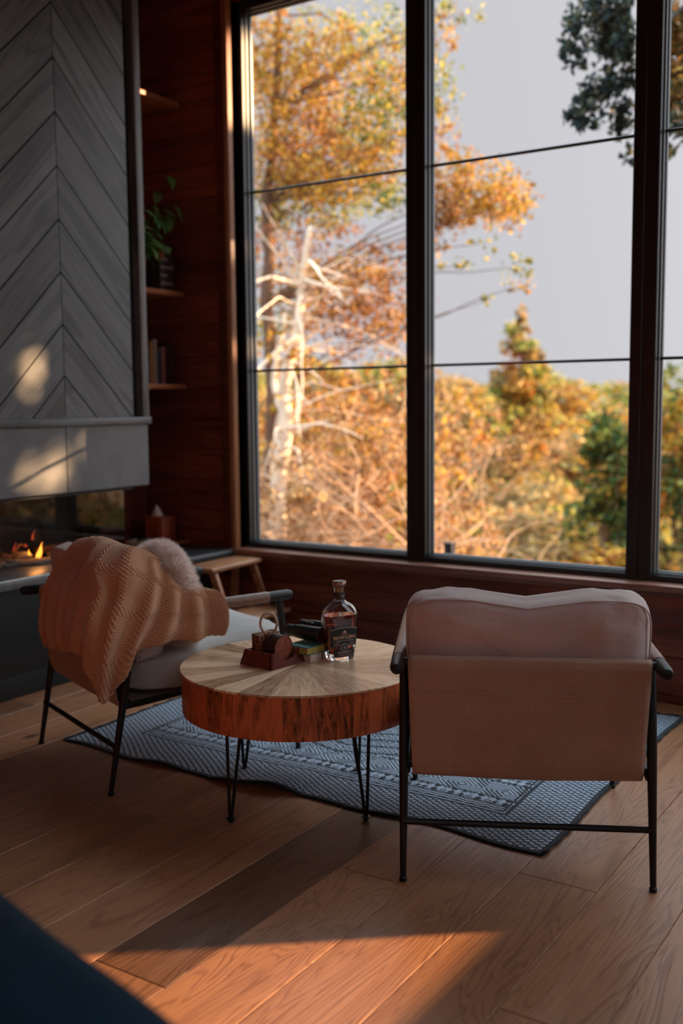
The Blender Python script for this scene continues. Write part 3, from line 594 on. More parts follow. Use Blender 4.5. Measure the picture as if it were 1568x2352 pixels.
# geometry: thin woven slab with an uneven front edge
gu, gv = np.meshgrid(np.linspace(0, RL, nu+1), np.linspace(0, RWd, nv+1), indexing='ij')
edge = np.exp(-gv/.16); hgt = .007+edge*(.026*np.clip(np.sin(gu*13+1.5), 0, 1)*np.exp(-((gu-.95)/.35)**2)+.014*np.clip(np.sin(gu*17), 0, 1)*np.exp(-((gu-.75)/.3)**2))
hgt += .0012*np.sin(gu*5)*np.sin(gv*7)
gx = gu+.006*np.sin(gv*9); gy = gv+edge*(-.020*np.sin(gu*3.0)+.010*np.sin(gu*13))+.004*np.sin(gu*6)
P_ = np.stack([gx, gy, hgt], -1)
quad = np.stack([P_[:-1, :-1], P_[1:, :-1], P_[1:, 1:], P_[:-1, 1:]], 2).reshape(-1, 3)
fast_mesh('woven_face', quad, 4, cc.reshape(-1, 3), MT['rug'], rg)
t = MB(); t.col = (.012, .014, .017)
E_ = [tuple(P_[i, 0]) for i in range(0, nu+1, 8)]; t.tube([(a, b_, c_-.0045) for a, b_, c_ in E_], .0055, 8)
for pts in ([tuple(P_[-1, j]) for j in range(0, nv+1, 8)], [tuple(P_[i, -1]) for i in range(0, nu+1, 8)], [tuple(P_[0, j]) for j in range(0, nv+1, 8)]):
    t.tube([(a+.003*math.sin(i*2.1), b_+.003*math.sin(i*1.7), .0055) for i, (a, b_, c_) in enumerate(pts)], [.0052+.0018*math.sin(i*2.3) for i in range(len(pts))], 8)
t.build('edge_binding', MT['rug'], rg, sharp=0)
# underside so the lifted front edge has a dark back
t = MB(); t.col = (.012, .014, .017); t.grid(lambda a, b_: tuple(P_[int(a*nu), int(b_*nv)]-np.array([0, 0, .0035])), 53, 41); t.build('backing', MT['rug'], rg, sharp=0)

# ------------------------------------------------------------------ lounge chairs
def sq(x, e): return math.copysign(abs(x)**e, x)
def cushion(mb, c, d, ex=.32, tilt=0.0, top=None, nu=72, nv=40, wr=.004, sd=0, dip=0):
    """pillow-like box: c centre, d half sizes (x,y,z); tilt about X; `dip` lowers the middle of the top."""
    def fn(a, b_):
        th = -PI+2*PI*a; ph = -PI/2+PI*b_
        x = sq(math.cos(ph), ex)*sq(math.cos(th), ex); z = sq(math.cos(ph), ex)*sq(math.sin(th), ex); y = sq(math.sin(ph), ex*2.0)
        p = Vector((x*d[0], y*d[1]*(1-.18*max(abs(x), abs(z))**4), z*d[2]))
        if z > 0: p.z -= dip*math.exp(-(x/.22)**2)*z; p.z += .012*z*abs(x)
        p += Vector((0, 1, .4))*wr*fractal(Vector((x*3+sd, z*3, y*2)), 1, 2, 3)
        p.z += wr*.6*pnoise(Vector((x*7+sd, y*3, z*5)))
        q = Matrix.Rotation(tilt, 3, 'X') @ p; return (c[0]+q.x, c[1]+q.y, c[2]+q.z)
    mb.grid(fn, nu, nv, cu=True)
    return fn
def chair(label, loc, rz):
    t0 = thing('lounge_chair', label, 'armchair', loc, rz, 'lounge chairs at the round table')
    for s in (-1, 1):
        for y0, y1, n_ in ((0, .098, 'leg'), (.735, .660, 'leg')):
            t = MB(); pts = [(s*.325, y0, .008), (s*.325, y0+(y1-y0)*.02, .02), (s*.325, y0+(y1-y0)*.6, .34), (s*.325, y1, .570)]
            t.tube(pts, [.0075, .0085, .0135, .0135], 16); t.build(n_, MT['metal'], t0)
            ft = MB(); ft.lathe([(.0095, 0), (.0105, .002), (.0105, .010), (.008, .013)], 16, (s*.325, y0, 0)); ft.build('foot_cap', MT['metal'], t0)
        t = MB(); n_ = 10; ys = [-.052, -.048, -.03, .05, .2, .4, .6, .69, .703, .707]
        rr_ = [.006, .014, .0185, .0185, .0185, .0185, .0185, .0185, .014, .007]
        arm = t; t.tube([(s*.338, y, .590) for y in ys], rr_, 20); a = t.build('armrest', MT['metal'], t0)
        wp = MB(); wp.tube([(s*.338, .055+.55*i/24, .590) for i in range(25)], [.0197+.0003*(i % 2) for i in range(25)], 20); wp.build('arm_wrap', MT['leather'], a)
        t = MB(); t.tube([(s*.318, .055, .285), (s*.318, .695, .330)], .0105, 12); t.build('side_rail', MT['metal'], t0)
        t = MB(); t.tube([(s*.338, .045, .588), (s*.30, .045, .588)], .012, 12); t.build('arm_bracket', MT['metal'], t0)
    for y, z, nm in ((.024, .156, 'stretcher'), (.068, .298, 'seat_rail'), (.69, .328, 'seat_rail'), (.030, .592, 'back_rail')):
        t = MB(); t.tube([(-.325, y, z), (-.317, y, z), (0, y, z-.001), (.317, y, z), (.325, y, z)], [.012, .0088, .0088, .0088, .012] if z < .5 else [.010]*5, 14); t.build(nm, MT['metal'], t0)
    # cloth sling: over the back rail, down the back and forward under the seat cushion
    prof = [(.060, .52), (.048, .56), (.040, .597), (.028, .606), (.015, .600), (.012, .585), (.016, .53), (.024, .45), (.034, .37), (.042, .312), (.052, .287), (.068, .275), (.12, .274), (.30, .286), (.5, .302), (.66, .318), (.70, .322), (.706, .335), (.70, .345)]
    def fn(a, b_):
        q = b_*(len(prof)-1); i = min(int(q), len(prof)-2); f_ = q-i
        y, z = [prof[i][k]+(prof[i+1][k]-prof[i][k])*f_ for k in (0, 1)]
        w_ = .312-.010*min(1, max(0, (.60-z)/.3)) if i < 11 else .300
        x = -w_+2*w_*a
        z2 = z+(-.006*math.sin(PI*a) if z < .3 and i < 12 else 0)+.0015*pnoise(Vector((x*9, z*12, 1)))
        y2 = y-.004*math.sin(PI*a)*math.sin(min(1, max(0, (.6-z)/.32))*PI)+.003*pnoise(Vector((x*8, z*6, 7)))
        return (x, y2, z2)
    t = MB(); t.grid(fn, 48, 150); sl = t.build('back_sling', MT['sling'], t0, sharp=0)
    sm = sl.modifiers.new('s', 'SOLIDIFY'); sm.thickness = .004; sm.offset = 1
    t = MB()
    for s in (-1, 1): t.tube([(s*(.300-.004*i/20), prof[5][0]+(.042-.012)*i/20-.0035-.004*math.sin(PI*i/20)*.05, .585-(.585-.315)*i/20) for i in range(21)], .0011, 6)
    t.tube([(-.305+.61*i/24, .010-.004*math.sin(PI*i/24), .512+.001*math.sin(i)) for i in range(25)], .0012, 6)
    t.build('hem_stitching', MT['sling'], sl)
    t = MB(); cushion(t, (0, .43, .372), (.308, .33, .066), .30, R(3), wr=.006, sd=3); t.v = [(x, y, z+.022*math.exp(-((y-.66)/.12)**2)*math.cos(min(1.5, abs(x)*4))) for x, y, z in t.v]
    t.build('seat_cushion', MT['seatc'], t0, sharp=0)
    bc = MB(); c_ = (0, .135, .585); d_ = (.322, .082, .178); tl = R(11)
    cushion(bc, c_, d_, .26, tl, wr=.007, sd=9, dip=.018, nu=120, nv=60); b1 = bc.build('back_cushion', MT['cushion'], t0, sharp=0)
    # piping where the rear panel meets the boxing
    t = MB(); pts = []
    for i in range(121):
        th = -PI+2*PI*i/120; ex = .26; x = sq(math.cos(th), ex)*.985; z = sq(math.sin(th), ex)*.985; p = Vector((x*d_[0], -d_[1]*.60, z*d_[2]))
        if z > 0: p.z -= .018*math.exp(-(x/.22)**2)*z; p.z += .012*z*abs(x)
        q = Matrix.Rotation(tl, 3, 'X') @ p; pts.append((c_[0]+q.x, c_[1]+q.y, c_[2]+q.z))
    t.tube(pts, .0024, 6, cap=False); t.build('piping', MT['cushion'], b1, sharp=0)
    return t0
ch = chair('lounge chair seen from behind on the rug edge, linen cushion and bare cloth back', (-1.0165, 2.444, 0), R(26.4))
ch2 = copy_tree(ch); ch2.location = (-2.723, 2.443, 0); ch2.rotation_euler = (0, 0, R(-21.2))
ch2['label'] = 'lounge chair by the fireplace under the tan knitted throw and furry pillow'
for o in (ch, ch2):
    z_ = 0.0

# ------------------------------------------------------------------ knitted throw over the left chair
GR = [
[(-0.13,0.2,0.735),(-0.116,0.1,0.786),(-0.104,0.02,0.721),(-0.124,-0.02,0.644),(-0.122,-0.045,0.553),(-0.12,-0.05,0.484),(-0.074,-0.05,0.434)],
[(-0.07,0.21,0.74),(-0.034,0.1,0.801),(0.011,0.02,0.719),(0.045,-0.035,0.655),(0.041,-0.055,0.574),(0.03,-0.06,0.505),(0.05,-0.06,0.448)],
[(0.0,0.22,0.74),(0.044,0.1,0.81),(0.108,0.02,0.733),(0.17,-0.045,0.671),(0.15,-0.058,0.586),(0.133,-0.06,0.514),(0.138,-0.055,0.454)],
[(0.07,0.22,0.74),(0.112,0.1,0.811),(0.195,0.0,0.752),(0.265,-0.045,0.68),(0.265,-0.072,0.606),(0.245,-0.078,0.534),(0.225,-0.07,0.474)],
[(0.13,0.22,0.74),(0.155,0.105,0.803),(0.25,0.0,0.752),(0.325,-0.03,0.68),(0.335,-0.062,0.605),(0.315,-0.066,0.525),(0.295,-0.06,0.455)],
[(0.19,0.22,0.74),(0.215,0.11,0.8),(0.305,0.012,0.748),(0.345,0.0,0.67),(0.370,-0.039,0.602),(0.375,-0.061,0.512),(0.352,-0.066,0.400)],
[(0.22,0.23,0.74),(0.269,0.12,0.798),(0.340,0.055,0.738),(0.36,0.032,0.662),(0.385,-0.011,0.587),(0.385,-0.039,0.479),(0.365,-0.043,0.348)],
[(0.24,0.25,0.73),(0.277,0.15,0.786),(0.350,0.10,0.728),(0.37,0.069,0.652),(0.39,0.028,0.576),(0.39,-0.008,0.475),(0.375,-0.027,0.331)],
[(0.25,0.27,0.72),(0.289,0.18,0.764),(0.34,0.149,0.704),(0.375,0.112,0.634),(0.39,0.075,0.562),(0.395,0.035,0.484),(0.385,0.006,0.384)],
[(0.25,0.29,0.7),(0.28,0.22,0.735),(0.34,0.186,0.682),(0.375,0.155,0.621),(0.39,0.126,0.567),(0.395,0.091,0.518),(0.385,0.061,0.464)],
[(0.26,0.31,0.68),(0.289,0.25,0.707),(0.345,0.224,0.664),(0.375,0.205,0.611),(0.39,0.183,0.57),(0.395,0.161,0.533),(0.385,0.137,0.5)],
[(0.27,0.33,0.66),(0.29,0.285,0.675),(0.35,0.263,0.646),(0.375,0.249,0.602),(0.385,0.238,0.564),(0.395,0.224,0.531),(0.385,0.215,0.499)],
[(0.27,0.36,0.64),(0.31,0.317,0.65),(0.355,0.307,0.629),(0.375,0.301,0.593),(0.385,0.294,0.559),(0.39,0.291,0.526),(0.385,0.288,0.493)],
[(0.28,0.39,0.63),(0.32,0.361,0.633),(0.36,0.359,0.615),(0.375,0.358,0.581),(0.385,0.355,0.551),(0.39,0.352,0.525),(0.385,0.35,0.497)],
[(0.29,0.41,0.62),(0.335,0.403,0.627),(0.36,0.412,0.606),(0.375,0.415,0.574),(0.382,0.412,0.546),(0.385,0.406,0.523),(0.38,0.395,0.501)]]
G = np.array(GR)
def cr_interp(A, n):
    """Catmull-Rom along axis 0 to n samples, by chord length."""
    d = np.linalg.norm(np.diff(A, axis=0), axis=2).mean(1); s = np.concatenate([[0], np.cumsum(d)]); tt = np.linspace(0, s[-1], n); out = []
    for t_ in tt:
        i = min(max(np.searchsorted(s, t_)-1, 0), len(A)-2); f_ = (t_-s[i])/(s[i+1]-s[i])
        p0, p1, p2, p3 = A[max(i-1, 0)], A[i], A[i+1], A[min(i+2, len(A)-1)]
        out.append(.5*((2*p1)+(-p0+p2)*f_+(2*p0-5*p1+4*p2-p3)*f_**2+(-p0+3*p1-3*p2+p3)*f_**3))
    return np.array(out), s[-1]
NS, NT = 800, 500
A1, LS = cr_interp(G, NS); A2, LT = cr_interp(A1.transpose(1, 0, 2), NT); S_ = A2.transpose(1, 0, 2)     # (NS,NT,3)
du = np.gradient(S_, axis=0); dv = np.gradient(S_, axis=1); nrm = np.cross(du, dv); nrm /= np.linalg.norm(nrm, axis=2, keepdims=True)+1e-9
ctr = np.array([.1, .2, .5]); flip = np.sign(((S_-ctr)*nrm).sum(2)).mean(); nrm *= (1 if flip > 0 else -1)
sa = np.linspace(0, LS, NS)[:, None]*np.ones((1, NT)); ta = np.linspace(0, LT, NT)[None, :]*np.ones((NS, 1))
SW, TW = .0084, .0068                                               # stitch width, height
i_, j_ = sa/SW, ta/TW
vee = np.abs((i_ % 1)-.5)*2                                          # stockinette V columns
stock = (.5+.5*np.cos(2*PI*(j_+.18*vee)))*(.75+.25*np.sin(PI*(i_ % 1)))
seed = .5+.5*np.cos(PI*i_*1.0)*np.cos(PI*j_*1.0); seed = seed**.8
bord = (ta > LT-.062) | (sa > LS-.045) | (sa < .02)
gl = (np.abs(((ta-.02) % .125)-.0625) < .011) | (np.abs(((sa-.03) % .082)-.041) < .009)
hh = np.where(bord, seed*1.7, np.where(gl, seed*1.6, .45+stock*.42))
fold = .012*np.sin(sa*2*PI/.095+.8)*np.clip((ta-.10)/.2, 0, 1)*np.clip((sa-.30)/.15, 0, 1)+.006*np.sin(sa*2*PI/.085+2)*np.clip((ta-.2)/.15, 0, 1)*np.clip(1-sa/.45, 0, 1)
S2 = S_+nrm*(np.where(bord | gl, hh*.0040, hh*.0034)+fold+.004)[..., None]
shade_tone = .92+.08*np.clip(hh, 0, 1)+.05*(rng.random((NS, NT))-.5)  # crevice shade between stitches put into the wool colour, plus random variation
kc = np.array([.50, .25, .13])[None, None]*shade_tone[..., None]
th_ = thing('knitted_throw', 'tan chunky-knit throw blanket draped over the back and arm of the fireside chair', 'blanket', (-2.723, 2.443, 0), R(-21.2))
me = bpy.data.meshes.new('knit'); vs = S2.reshape(-1, 3)
idx = np.arange(NS*NT).reshape(NS, NT); fq = np.stack([idx[:-1, :-1], idx[1:, :-1], idx[1:, 1:], idx[:-1, 1:]], -1).reshape(-1, 4)
if flip < 0: fq = fq[:, ::-1]
me.vertices.add(len(vs)); me.vertices.foreach_set('co', vs.astype(np.float32).ravel()); me.loops.add(fq.size); me.loops.foreach_set('vertex_index', fq.astype(np.int32).ravel())
me.polygons.add(len(fq)); me.polygons.foreach_set('loop_start', np.arange(0, fq.size, 4, dtype=np.int32)); me.update(calc_edges=True); me.shade_smooth()
ca = me.color_attributes.new('Col', 'FLOAT_COLOR', 'POINT'); ca.data.foreach_set('color', np.concatenate([kc.reshape(-1, 3), np.ones((len(vs), 1))], 1).astype(np.float32).ravel())
me.materials.append(MT['knit']); ko = bpy.data.objects.new('knit', me); COL.objects.link(ko); ko.parent = th_
so = ko.modifiers.new('s', 'SOLIDIFY'); so.thickness = .006; so.offset = -1
# loose fuzz
nf = 6000; fi = rng.integers(2, NS-2, nf); fj = rng.integers(2, NT-2, nf)
edge_m = rng.random(nf) < .35; fj[edge_m] = np.where(rng.random(edge_m.sum()) < .6, NT-3, int(NT*.13)); base = S2[fi, fj]; nn_ = nrm[fi, fj]
dr = nn_+rng.normal(0, .55, (nf, 3)); dr /= np.linalg.norm(dr, axis=1, keepdims=True); ln = rng.uniform(.003, .011, nf)[:, None]
side = np.cross(dr, rng.normal(0, 1, (nf, 3))); side /= np.linalg.norm(side, axis=1, keepdims=True)
tv = np.stack([base-side*.0002, base+side*.0002, base+dr*ln], 1).reshape(-1, 3)
fz = fast_mesh('fuzz', tv, 3, np.tile(np.array([[.62, .38, .25]]), (nf, 1)), MT['fur'], th_); fz['kind'] = 'stuff'

# ------------------------------------------------------------------ furry pillow
pw = thing('furry_pillow', 'fluffy cream pillow tucked behind the knitted throw on the fireside chair', 'pillow', (-2.723, 2.443, 0), R(-21.2))
PC, PD = Vector((.14, .30, .60)), (.205, .085, .185); PR = Euler((R(14), R(-18), R(-6))).to_matrix()
t = MB()
def pfn(a, b_):
    th = -PI+2*PI*a; ph = -PI/2+PI*b_; ex = .7
    p = Vector((sq(math.cos(ph), ex)*sq(math.cos(th), ex)*PD[0], sq(math.sin(ph), 1)*PD[1], sq(math.cos(ph), ex)*sq(math.sin(th), ex)*PD[2]))
    return tuple(PC+PR @ p)
t.col = (.70, .56, .48); t.grid(pfn, 48, 28, cu=True); t.build('pillow_cover', MT['fur'], pw, sharp=0)
nf = 46000; aa = rng.random(nf); zz_ = rng.uniform(-1, 1, nf); bb = np.arcsin(zz_)/PI+.5
bp_ = np.array([pfn(a, b_) for a, b_ in zip(aa, bb)]); cc_ = np.array(PC); nr = bp_-cc_; Rm = np.array(PR); lc = nr @ Rm
nl = lc/np.array(PD)**2; nl /= np.linalg.norm(nl, axis=1, keepdims=True); nr = nl @ Rm.T
cl = np.stack([np.sin(bp_[:, 0]*95+3*np.sin(bp_[:, 2]*60)), np.sin(bp_[:, 1]*90+2), np.cos(bp_[:, 2]*85+2*np.sin(bp_[:, 0]*70))], 1)
dr = nr+.50*cl+rng.normal(0, .28, (nf, 3))+np.array([0, 0, -.25]); dr /= np.linalg.norm(dr, axis=1, keepdims=True)
ln = rng.uniform(.014, .028, nf)[:, None]; side = np.cross(dr, rng.normal(0, 1, (nf, 3))); side /= np.linalg.norm(side, axis=1, keepdims=True)
tv = np.stack([bp_-side*.0009, bp_+side*.0009, bp_+dr*ln], 1).reshape(-1, 3)
shade = rng.uniform(.85, 1.05, nf)[:, None]; tip = np.stack([np.array([[.88, .74, .66]])*shade, np.array([[.88, .74, .66]])*shade, np.array([[1.0, .90, .84]])*shade], 1).reshape(-1, 3)
fz = fast_mesh('fur', tv, 3, tip, MT['fur'], pw); fz['kind'] = 'stuff'

# ------------------------------------------------------------------ round table
TC = (-1.89, 2.66)
tb = thing('coffee_table', 'round drum coffee table of patchwork wood on black hairpin legs', 'coffee table', (TC[0], TC[1], 0))
t = MB(); t.lathe([(.0, .4325), (.383, .4325), (.3855, .434), (.3855, .4385), (.384, .440), (.0, .440)][1:5], 128); t.v = [(x, y, z-.44) for x, y, z in t.v]; t.build('table_top', MT['ttop'], tb, loc=(0, 0, .44))
t = MB(); t.lathe([(.375, .304), (.378, .3025), (.381, .304), (.3815, .312), (.3815, .432)], 128); t.build('drum', MT['tside'], tb)
an = math.atan2(2.59-2.362, -1.603+1.947)
for i, (x, y) in enumerate(((-1.947, 2.362), (-1.603, 2.59), (-1.847, 2.934), (-2.185, 2.732))):
    dx, dy = x-TC[0], y-TC[1]; d = math.hypot(dx, dy); ux, uy = dx/d, dy/d; tx, ty = -uy, ux; t = MB()
    top = .303
    for s in (-1, 1):
        a = Vector((dx-ux*.018+tx*s*.034, dy-uy*.018+ty*s*.034, top)); e = Vector((dx+tx*s*.0055, dy+ty*s*.0055, .028)); t.tube([a, a.lerp(e, .5), e], .0052, 10)
    t.tube([Vector((dx+tx*s*.0055, dy+ty*s*.0055, .03-abs(s)*0)) for s in (-1, 0, 1)], .0052, 8); t.tube([(dx, dy, .012), (dx, dy, .034)], .007, 10)
    lg_ = t.build('leg', MT['metal'], tb)
    t = MB(); t.box((dx-.03, dy-.03, .2985), (dx+.03, dy+.03, .3035), .002); t.build('mounting_plate', MT['metal'], lg_)
    t = MB(); z0 = .0085 if i > 1 else 0; t.lathe([(.0075, z0), (.0085, z0+.003), (.0085, .010), (.0145, .0105), (.0145, .0135), (.006, .014)], 16, (dx, dy, 0)); t.build('levelling_foot', MT['black'], lg_)

# ------------------------------------------------------------------ on the table
TZ = .44
tr = thing('coaster_caddy', 'dark red wooden coaster tray with a scooped notch on the round table', 'coaster holder', (-1.970, 2.618, TZ), R(-7.5))
t = MB(); hx, hy, H_ = .071, .079, .048
# hollow tapered tray: two solid ends (scooped on +x), two long sides, floor
def wall(mb, a0, a1, b0, b1, notch=0):
    """vertical board between local points a0->a1 (outer bottom edge), leaning in at the top."""
    a0, a1, b0, b1 = map(Vector, (a0, a1, b0, b1)); n_ = 24; vs = []
    for i in range(n_+1):
        q = i/n_; top = 1.0
        if notch:
            e = (q-.5)*(b1-b0).length/.040; top = 1-notch*math.sqrt(max(0, 1-e*e))
        lo = a0.lerp(a1, q); hi = b0.lerp(b1, q); tp = lo.lerp(hi, top); nn = Vector((-(lo.x+hi.x), -(lo.y+hi.y), 0))
        ax_ = (a1-a0).normalized(); inn = Vector((-ax_.y, ax_.x, 0)); inn = inn if inn.dot(nn) > 0 else -inn
        vs += [lo, tp, tp+inn*.009, lo+inn*.009]
    fs = [(i*4+k, (i+1)*4+k, (i+1)*4+(k+1) % 4, i*4+(k+1) % 4) for i in range(n_) for k in range(4)]+[(0, 1, 2, 3), (n_*4+3, n_*4+2, n_*4+1, n_*4)]
    mb.add(vs, fs)
tx, ty = hx-.014, hy-.013
wall(t, (hx, -hy, 0), (hx, hy, 0), (tx+.006, -ty-.004, H_), (tx+.006, ty+.004, H_), .62)
wall(t, (-hx, -hy, 0), (-hx, hy, 0), (-tx, -ty-.004, H_), (-tx, ty+.004, H_), .3)
wall(t, (-hx, -hy, 0), (hx, -hy, 0), (-tx, -ty-.004, H_), (tx+.006, -ty-.004, H_)); wall(t, (-hx, hy, 0), (hx, hy, 0), (-tx, ty+.004, H_), (tx+.006, ty+.004, H_))
t.box((-hx+.006, -hy+.006, 0), (hx-.006, hy-.006, .008)); t.build('caddy_body', MT['mahog'], tr)
RT = tr.matrix_basis
def onT(x, y): c_, s_ = math.cos(R(-7.5)), math.sin(R(-7.5)); return (-1.970+x*c_-y*s_, 2.618+x*s_+y*c_)
for i, (x, hh_, la) in enumerate(((-.044, .088, 'leftmost square wooden coaster standing in the red caddy'), (-.031, .085, 'middle square wooden coaster standing in the red caddy'), (-.018, .086, 'square wooden coaster with a dark corner hole, beside the round ones'))):
    p = onT(x, 0); q = thing('square_coaster', la, 'coaster', (p[0], p[1], TZ+.0085), R(-7.5), 'square coasters in the caddy')
    m_ = MB(); m_.col = ((.7, 1, .95)[i], .3*i, .2); m_.box((-.0045, -.046, 0), (.0045, .046, hh_), .0015); m_.build('plate', MT['plate'], q)
    if i == 2: m_ = MB(); m_.lathe([(.0045, -.0002), (.0045, .0004)], 16, (.0046, -.036, hh_-.011), axis='X'); m_.build('peg_hole', MT['soot'], q)
for i, x in enumerate((.004, .021, .038)):
    p = onT(x, .004); q = thing('round_coaster', ['rearmost round log-slice coaster next to the square ones', 'middle round log-slice coaster in the red caddy', 'front round log-slice coaster showing its reddish face at the notch'][i], 'coaster', (p[0], p[1], TZ+.0085), R(-7.5), 'log slice coasters in the caddy')
    m_ = MB(); m_.lathe([(.0415, -.0078), (.0428, -.006), (.0425, 0), (.0428, .006), (.0415, .0078)], 48, (0, 0, .0435), axis='X'); m_.v = [(a, b_*(1+.03*pnoise(Vector((b_*60, c_*60, a*80+i)))), .0435+(c_-.0435)*(1+.03*pnoise(Vector((b_*50, c_*50, i))))) for a, b_, c_ in m_.v]; m_.v = [(a, b_, c_+.0006) for a, b_, c_ in m_.v]; m_.build('bark_edge', MT['bark'], q)
    m_ = MB(); m_.lathe([(.0400, 0), (.0400, .0008)], 48, (.0079, 0, .0441), axis='X'); m_.build('cut_face', MT['slice'], q)
# corded ring on a short strap
p = onT(-.004, -.012); rgk = thing('corded_ring', 'cream cord-wrapped ring standing above the coasters', 'ring', (p[0], p[1], TZ+.092), R(33))
m_ = MB(); RR = .0335; nn, mm = 240, 12; vs = []; cs = []
for i in range(nn):
    a = 2*PI*i/nn; d = Vector((math.cos(a)*.80, 0, math.sin(a)))
    ph = (i/nn*44) % 1; rad = .0048+.0009*math.sin(PI*ph); cc = (.66, .50, .42) if ph < .62 else (.14, .045, .03)
    for j in range(mm):
        b_ = 2*PI*j/mm; vs.append(Vector((0, 0, RR+.004))+d*(RR+rad*math.cos(b_))+Vector((0, 1, 0))*rad*math.sin(b_)); cs.append(cc)
base_ = len(m_.v); m_.v += [tuple(x) for x in vs]; m_.c += cs; m_.f += [(i*mm+j, ((i+1) % nn)*mm+j, ((i+1) % nn)*mm+(j+1) % mm, i*mm+(j+1) % mm) for i in range(nn) for j in range(mm)]
m_.build('cord_wrap', MT['vc'], rgk, sharp=0)
m_ = MB(); m_.col = (.30, .13, .09); m_.box((-.003, -.0065, -.0055), (.003, .0065, .011), .001); m_.build('strap', MT['vc'], rgk)

# white boxes, book, binoculars
wx = thing('white_box', 'low off-white card box under the green book on the round table', 'box', (-1.893, 2.750, TZ), R(-7.5))
m_ = MB()
for s in (-1, 1):
    pr_ = [(-.030, -.038), (.030, -.038), (.030, .038), (-.030, .038)]
b_lo = [(.036, -.065), (.036, .052), (-.034, .052), (-.034, -.065)]; b_hi = [(.041, -.071), (.041, .056), (-.038, .056), (-.038, -.071)]
m_.add([(x, y, .0) for x, y in b_lo]+[(x, y, .026) for x, y in b_hi], [(3, 2, 1, 0), (4, 5, 6, 7)]+[(i, (i+1) % 4, 4+(i+1) % 4, 4+i) for i in range(4)]); m_.build('box_body', MT['white'], wx)
m_ = MB(); m_.box((.0385, -.012, .0005), (.0415, -.0085, .026)); m_.build('seam', MT['plate'], wx)
gb = thing('book', 'small green and gold book lying between the white box and the binoculars', 'book', (-1.893, 2.742, TZ+.0262), R(-9))
m_ = MB(); m_.col = (.055, .20, .19); m_.box((-.046, -.080, 0), (.046, .066, .0022), .0008, 1); m_.box((-.046, -.080, .0235), (.046, .066, .0262), .0008, 1); m_.box((-.046, .0635, 0), (.046, .0665, .0262)); m_.build('cover', MT['vc'], gb)
m_ = MB(); m_.col = (.42, .36, .10); m_.box((-.043, -.077, .0023), (.043, .063, .0234)); m_.build('pages', MT['vc'], gb)
bn = thing('binoculars', 'black rubber-armoured binoculars resting on the green book', 'binoculars', (-1.925, 2.776, TZ+.0528), R(-7))
for s, dy, dz in ((-1, -.034, 0), (1, .034, .004)):
    m_ = MB(); cz = .0265+dz
    m_.lathe([(.012, -.079), (.0185, -.078), (.0195, -.060), (.0175, -.057), (.021, -.045), (.0235, -.020), (.0245, .02), (.0260, .066), (.0262, .074), (.0235, .0755), (.021, .070)], 36, (0, dy, cz), axis='X')
    q = m_.build('barrel', MT['bino'], bn)
    m_ = MB(); m_.lathe([(.0208, .0), (.0208, .001)], 32, (.0695, dy, cz), axis='X'); m_.build('lens', MT['glass'], q)
    m_ = MB(); m_.lathe([(.0185, 0), (.0196, .002), (.0196, .012), (.0185, .014)], 32, (-.058, dy, cz), axis='X'); m_.build('eyecup_ring', MT['black'], q)
m_ = MB(); m_.box((-.045, -.020, .020), (.028, .020, .040), .006, 3); m_.build('hinge_bridge', MT['bino'], bn)
m_ = MB(); m_.lathe([(.008, -.02), (.0105, -.018), (.0105, .010), (.008, .012)], 24, (-.008, 0, .045), axis='X'); m_.build('focus_wheel', MT['black'], bn)
m_ = MB(); m_.box((-.03, -.0365, .0465), (.045, -.0345, .0495), .001); m_.build('top_ridge', MT['sash'], bn)

# ------------------------------------------------------------------ whiskey bottle
bt = thing('whiskey_bottle', 'clear broad-shouldered bottle of amber whiskey with black labels and corked neck', 'bottle', (-1.811, 2.771, TZ), R(62))
# local frame: front faces -Y
AZ = [(0, .034), (.004, .0375), (.02, .0395), (.06, .0445), (.10, .0485), (.130, .0500), (.150, .0490), (.165, .0450), (.176, .0385), (.184, .0290), (.189, .0205), (.194, .0170), (.200, .0160), (.236, .0158), (.239, .0165), (.2395, .0145)]
BZ = [(0, .021), (.004, .0240), (.02, .0255), (.06, .0275), (.10, .0290), (.130, .0295), (.150, .0290), (.165, .0275), (.176, .0250), (.184, .0215), (.189, .0180), (.194, .0165), (.200, .0160), (.236, .0158), (.239, .0165), (.2395, .0145)]
def itp(T, z):
    for (z0, a), (z1, b_) in zip(T[:-1], T[1:]):
        if z <= z1: return a+(b_-a)*max(0, (z-z0))/(z1-z0)
    return T[-1][1]
def expo(z): return .50 if z < .15 else min(1.0, .50+.5*(z-.15)/.04)
def section(z, ins=0.0, n=64):
    a, b_, e = itp(AZ, z)-ins, itp(BZ, z)-ins, expo(z); return [(a*sq(math.cos(2*PI*j/n), e), b_*sq(math.sin(2*PI*j/n), e), z) for j in range(n)]
def loft(mb, secs, capb=True, capt=True, flip=False):
    n = len(secs[0]); vs = [p for s in secs for p in s]; k = len(secs)
    fs = [(i*n+j, i*n+(j+1) % n, (i+1)*n+(j+1) % n, (i+1)*n+j) for i in range(k-1) for j in range(n)]
    if capb: fs.append(tuple(range(n-1, -1, -1)))
    if capt: fs.append(tuple(range((k-1)*n, k*n)))
    return mb.add(vs, fs)
zs = [0, .002, .004, .012, .02, .04, .06, .08, .10, .115, .130, .140, .150, .158, .165, .171, .176, .180, .184, .187, .189, .192, .194, .200, .215, .236, .239, .2395]
m_ = MB(); outer = [section(z) for z in zs]; inner_z = [.239, .236, .2, .194, .189, .184, .176, .165, .150, .130, .10, .06, .030, .024, .0225]
ins = lambda z: .0030 if z > .19 else .0045
inn = [section(z, ins(z) if z > .024 else ins(z)+.004) for z in inner_z]
loft(m_, outer+inn, capb=True, capt=True); glass = m_.build('glass_body', MT['bglass'], bt, sharp=50)
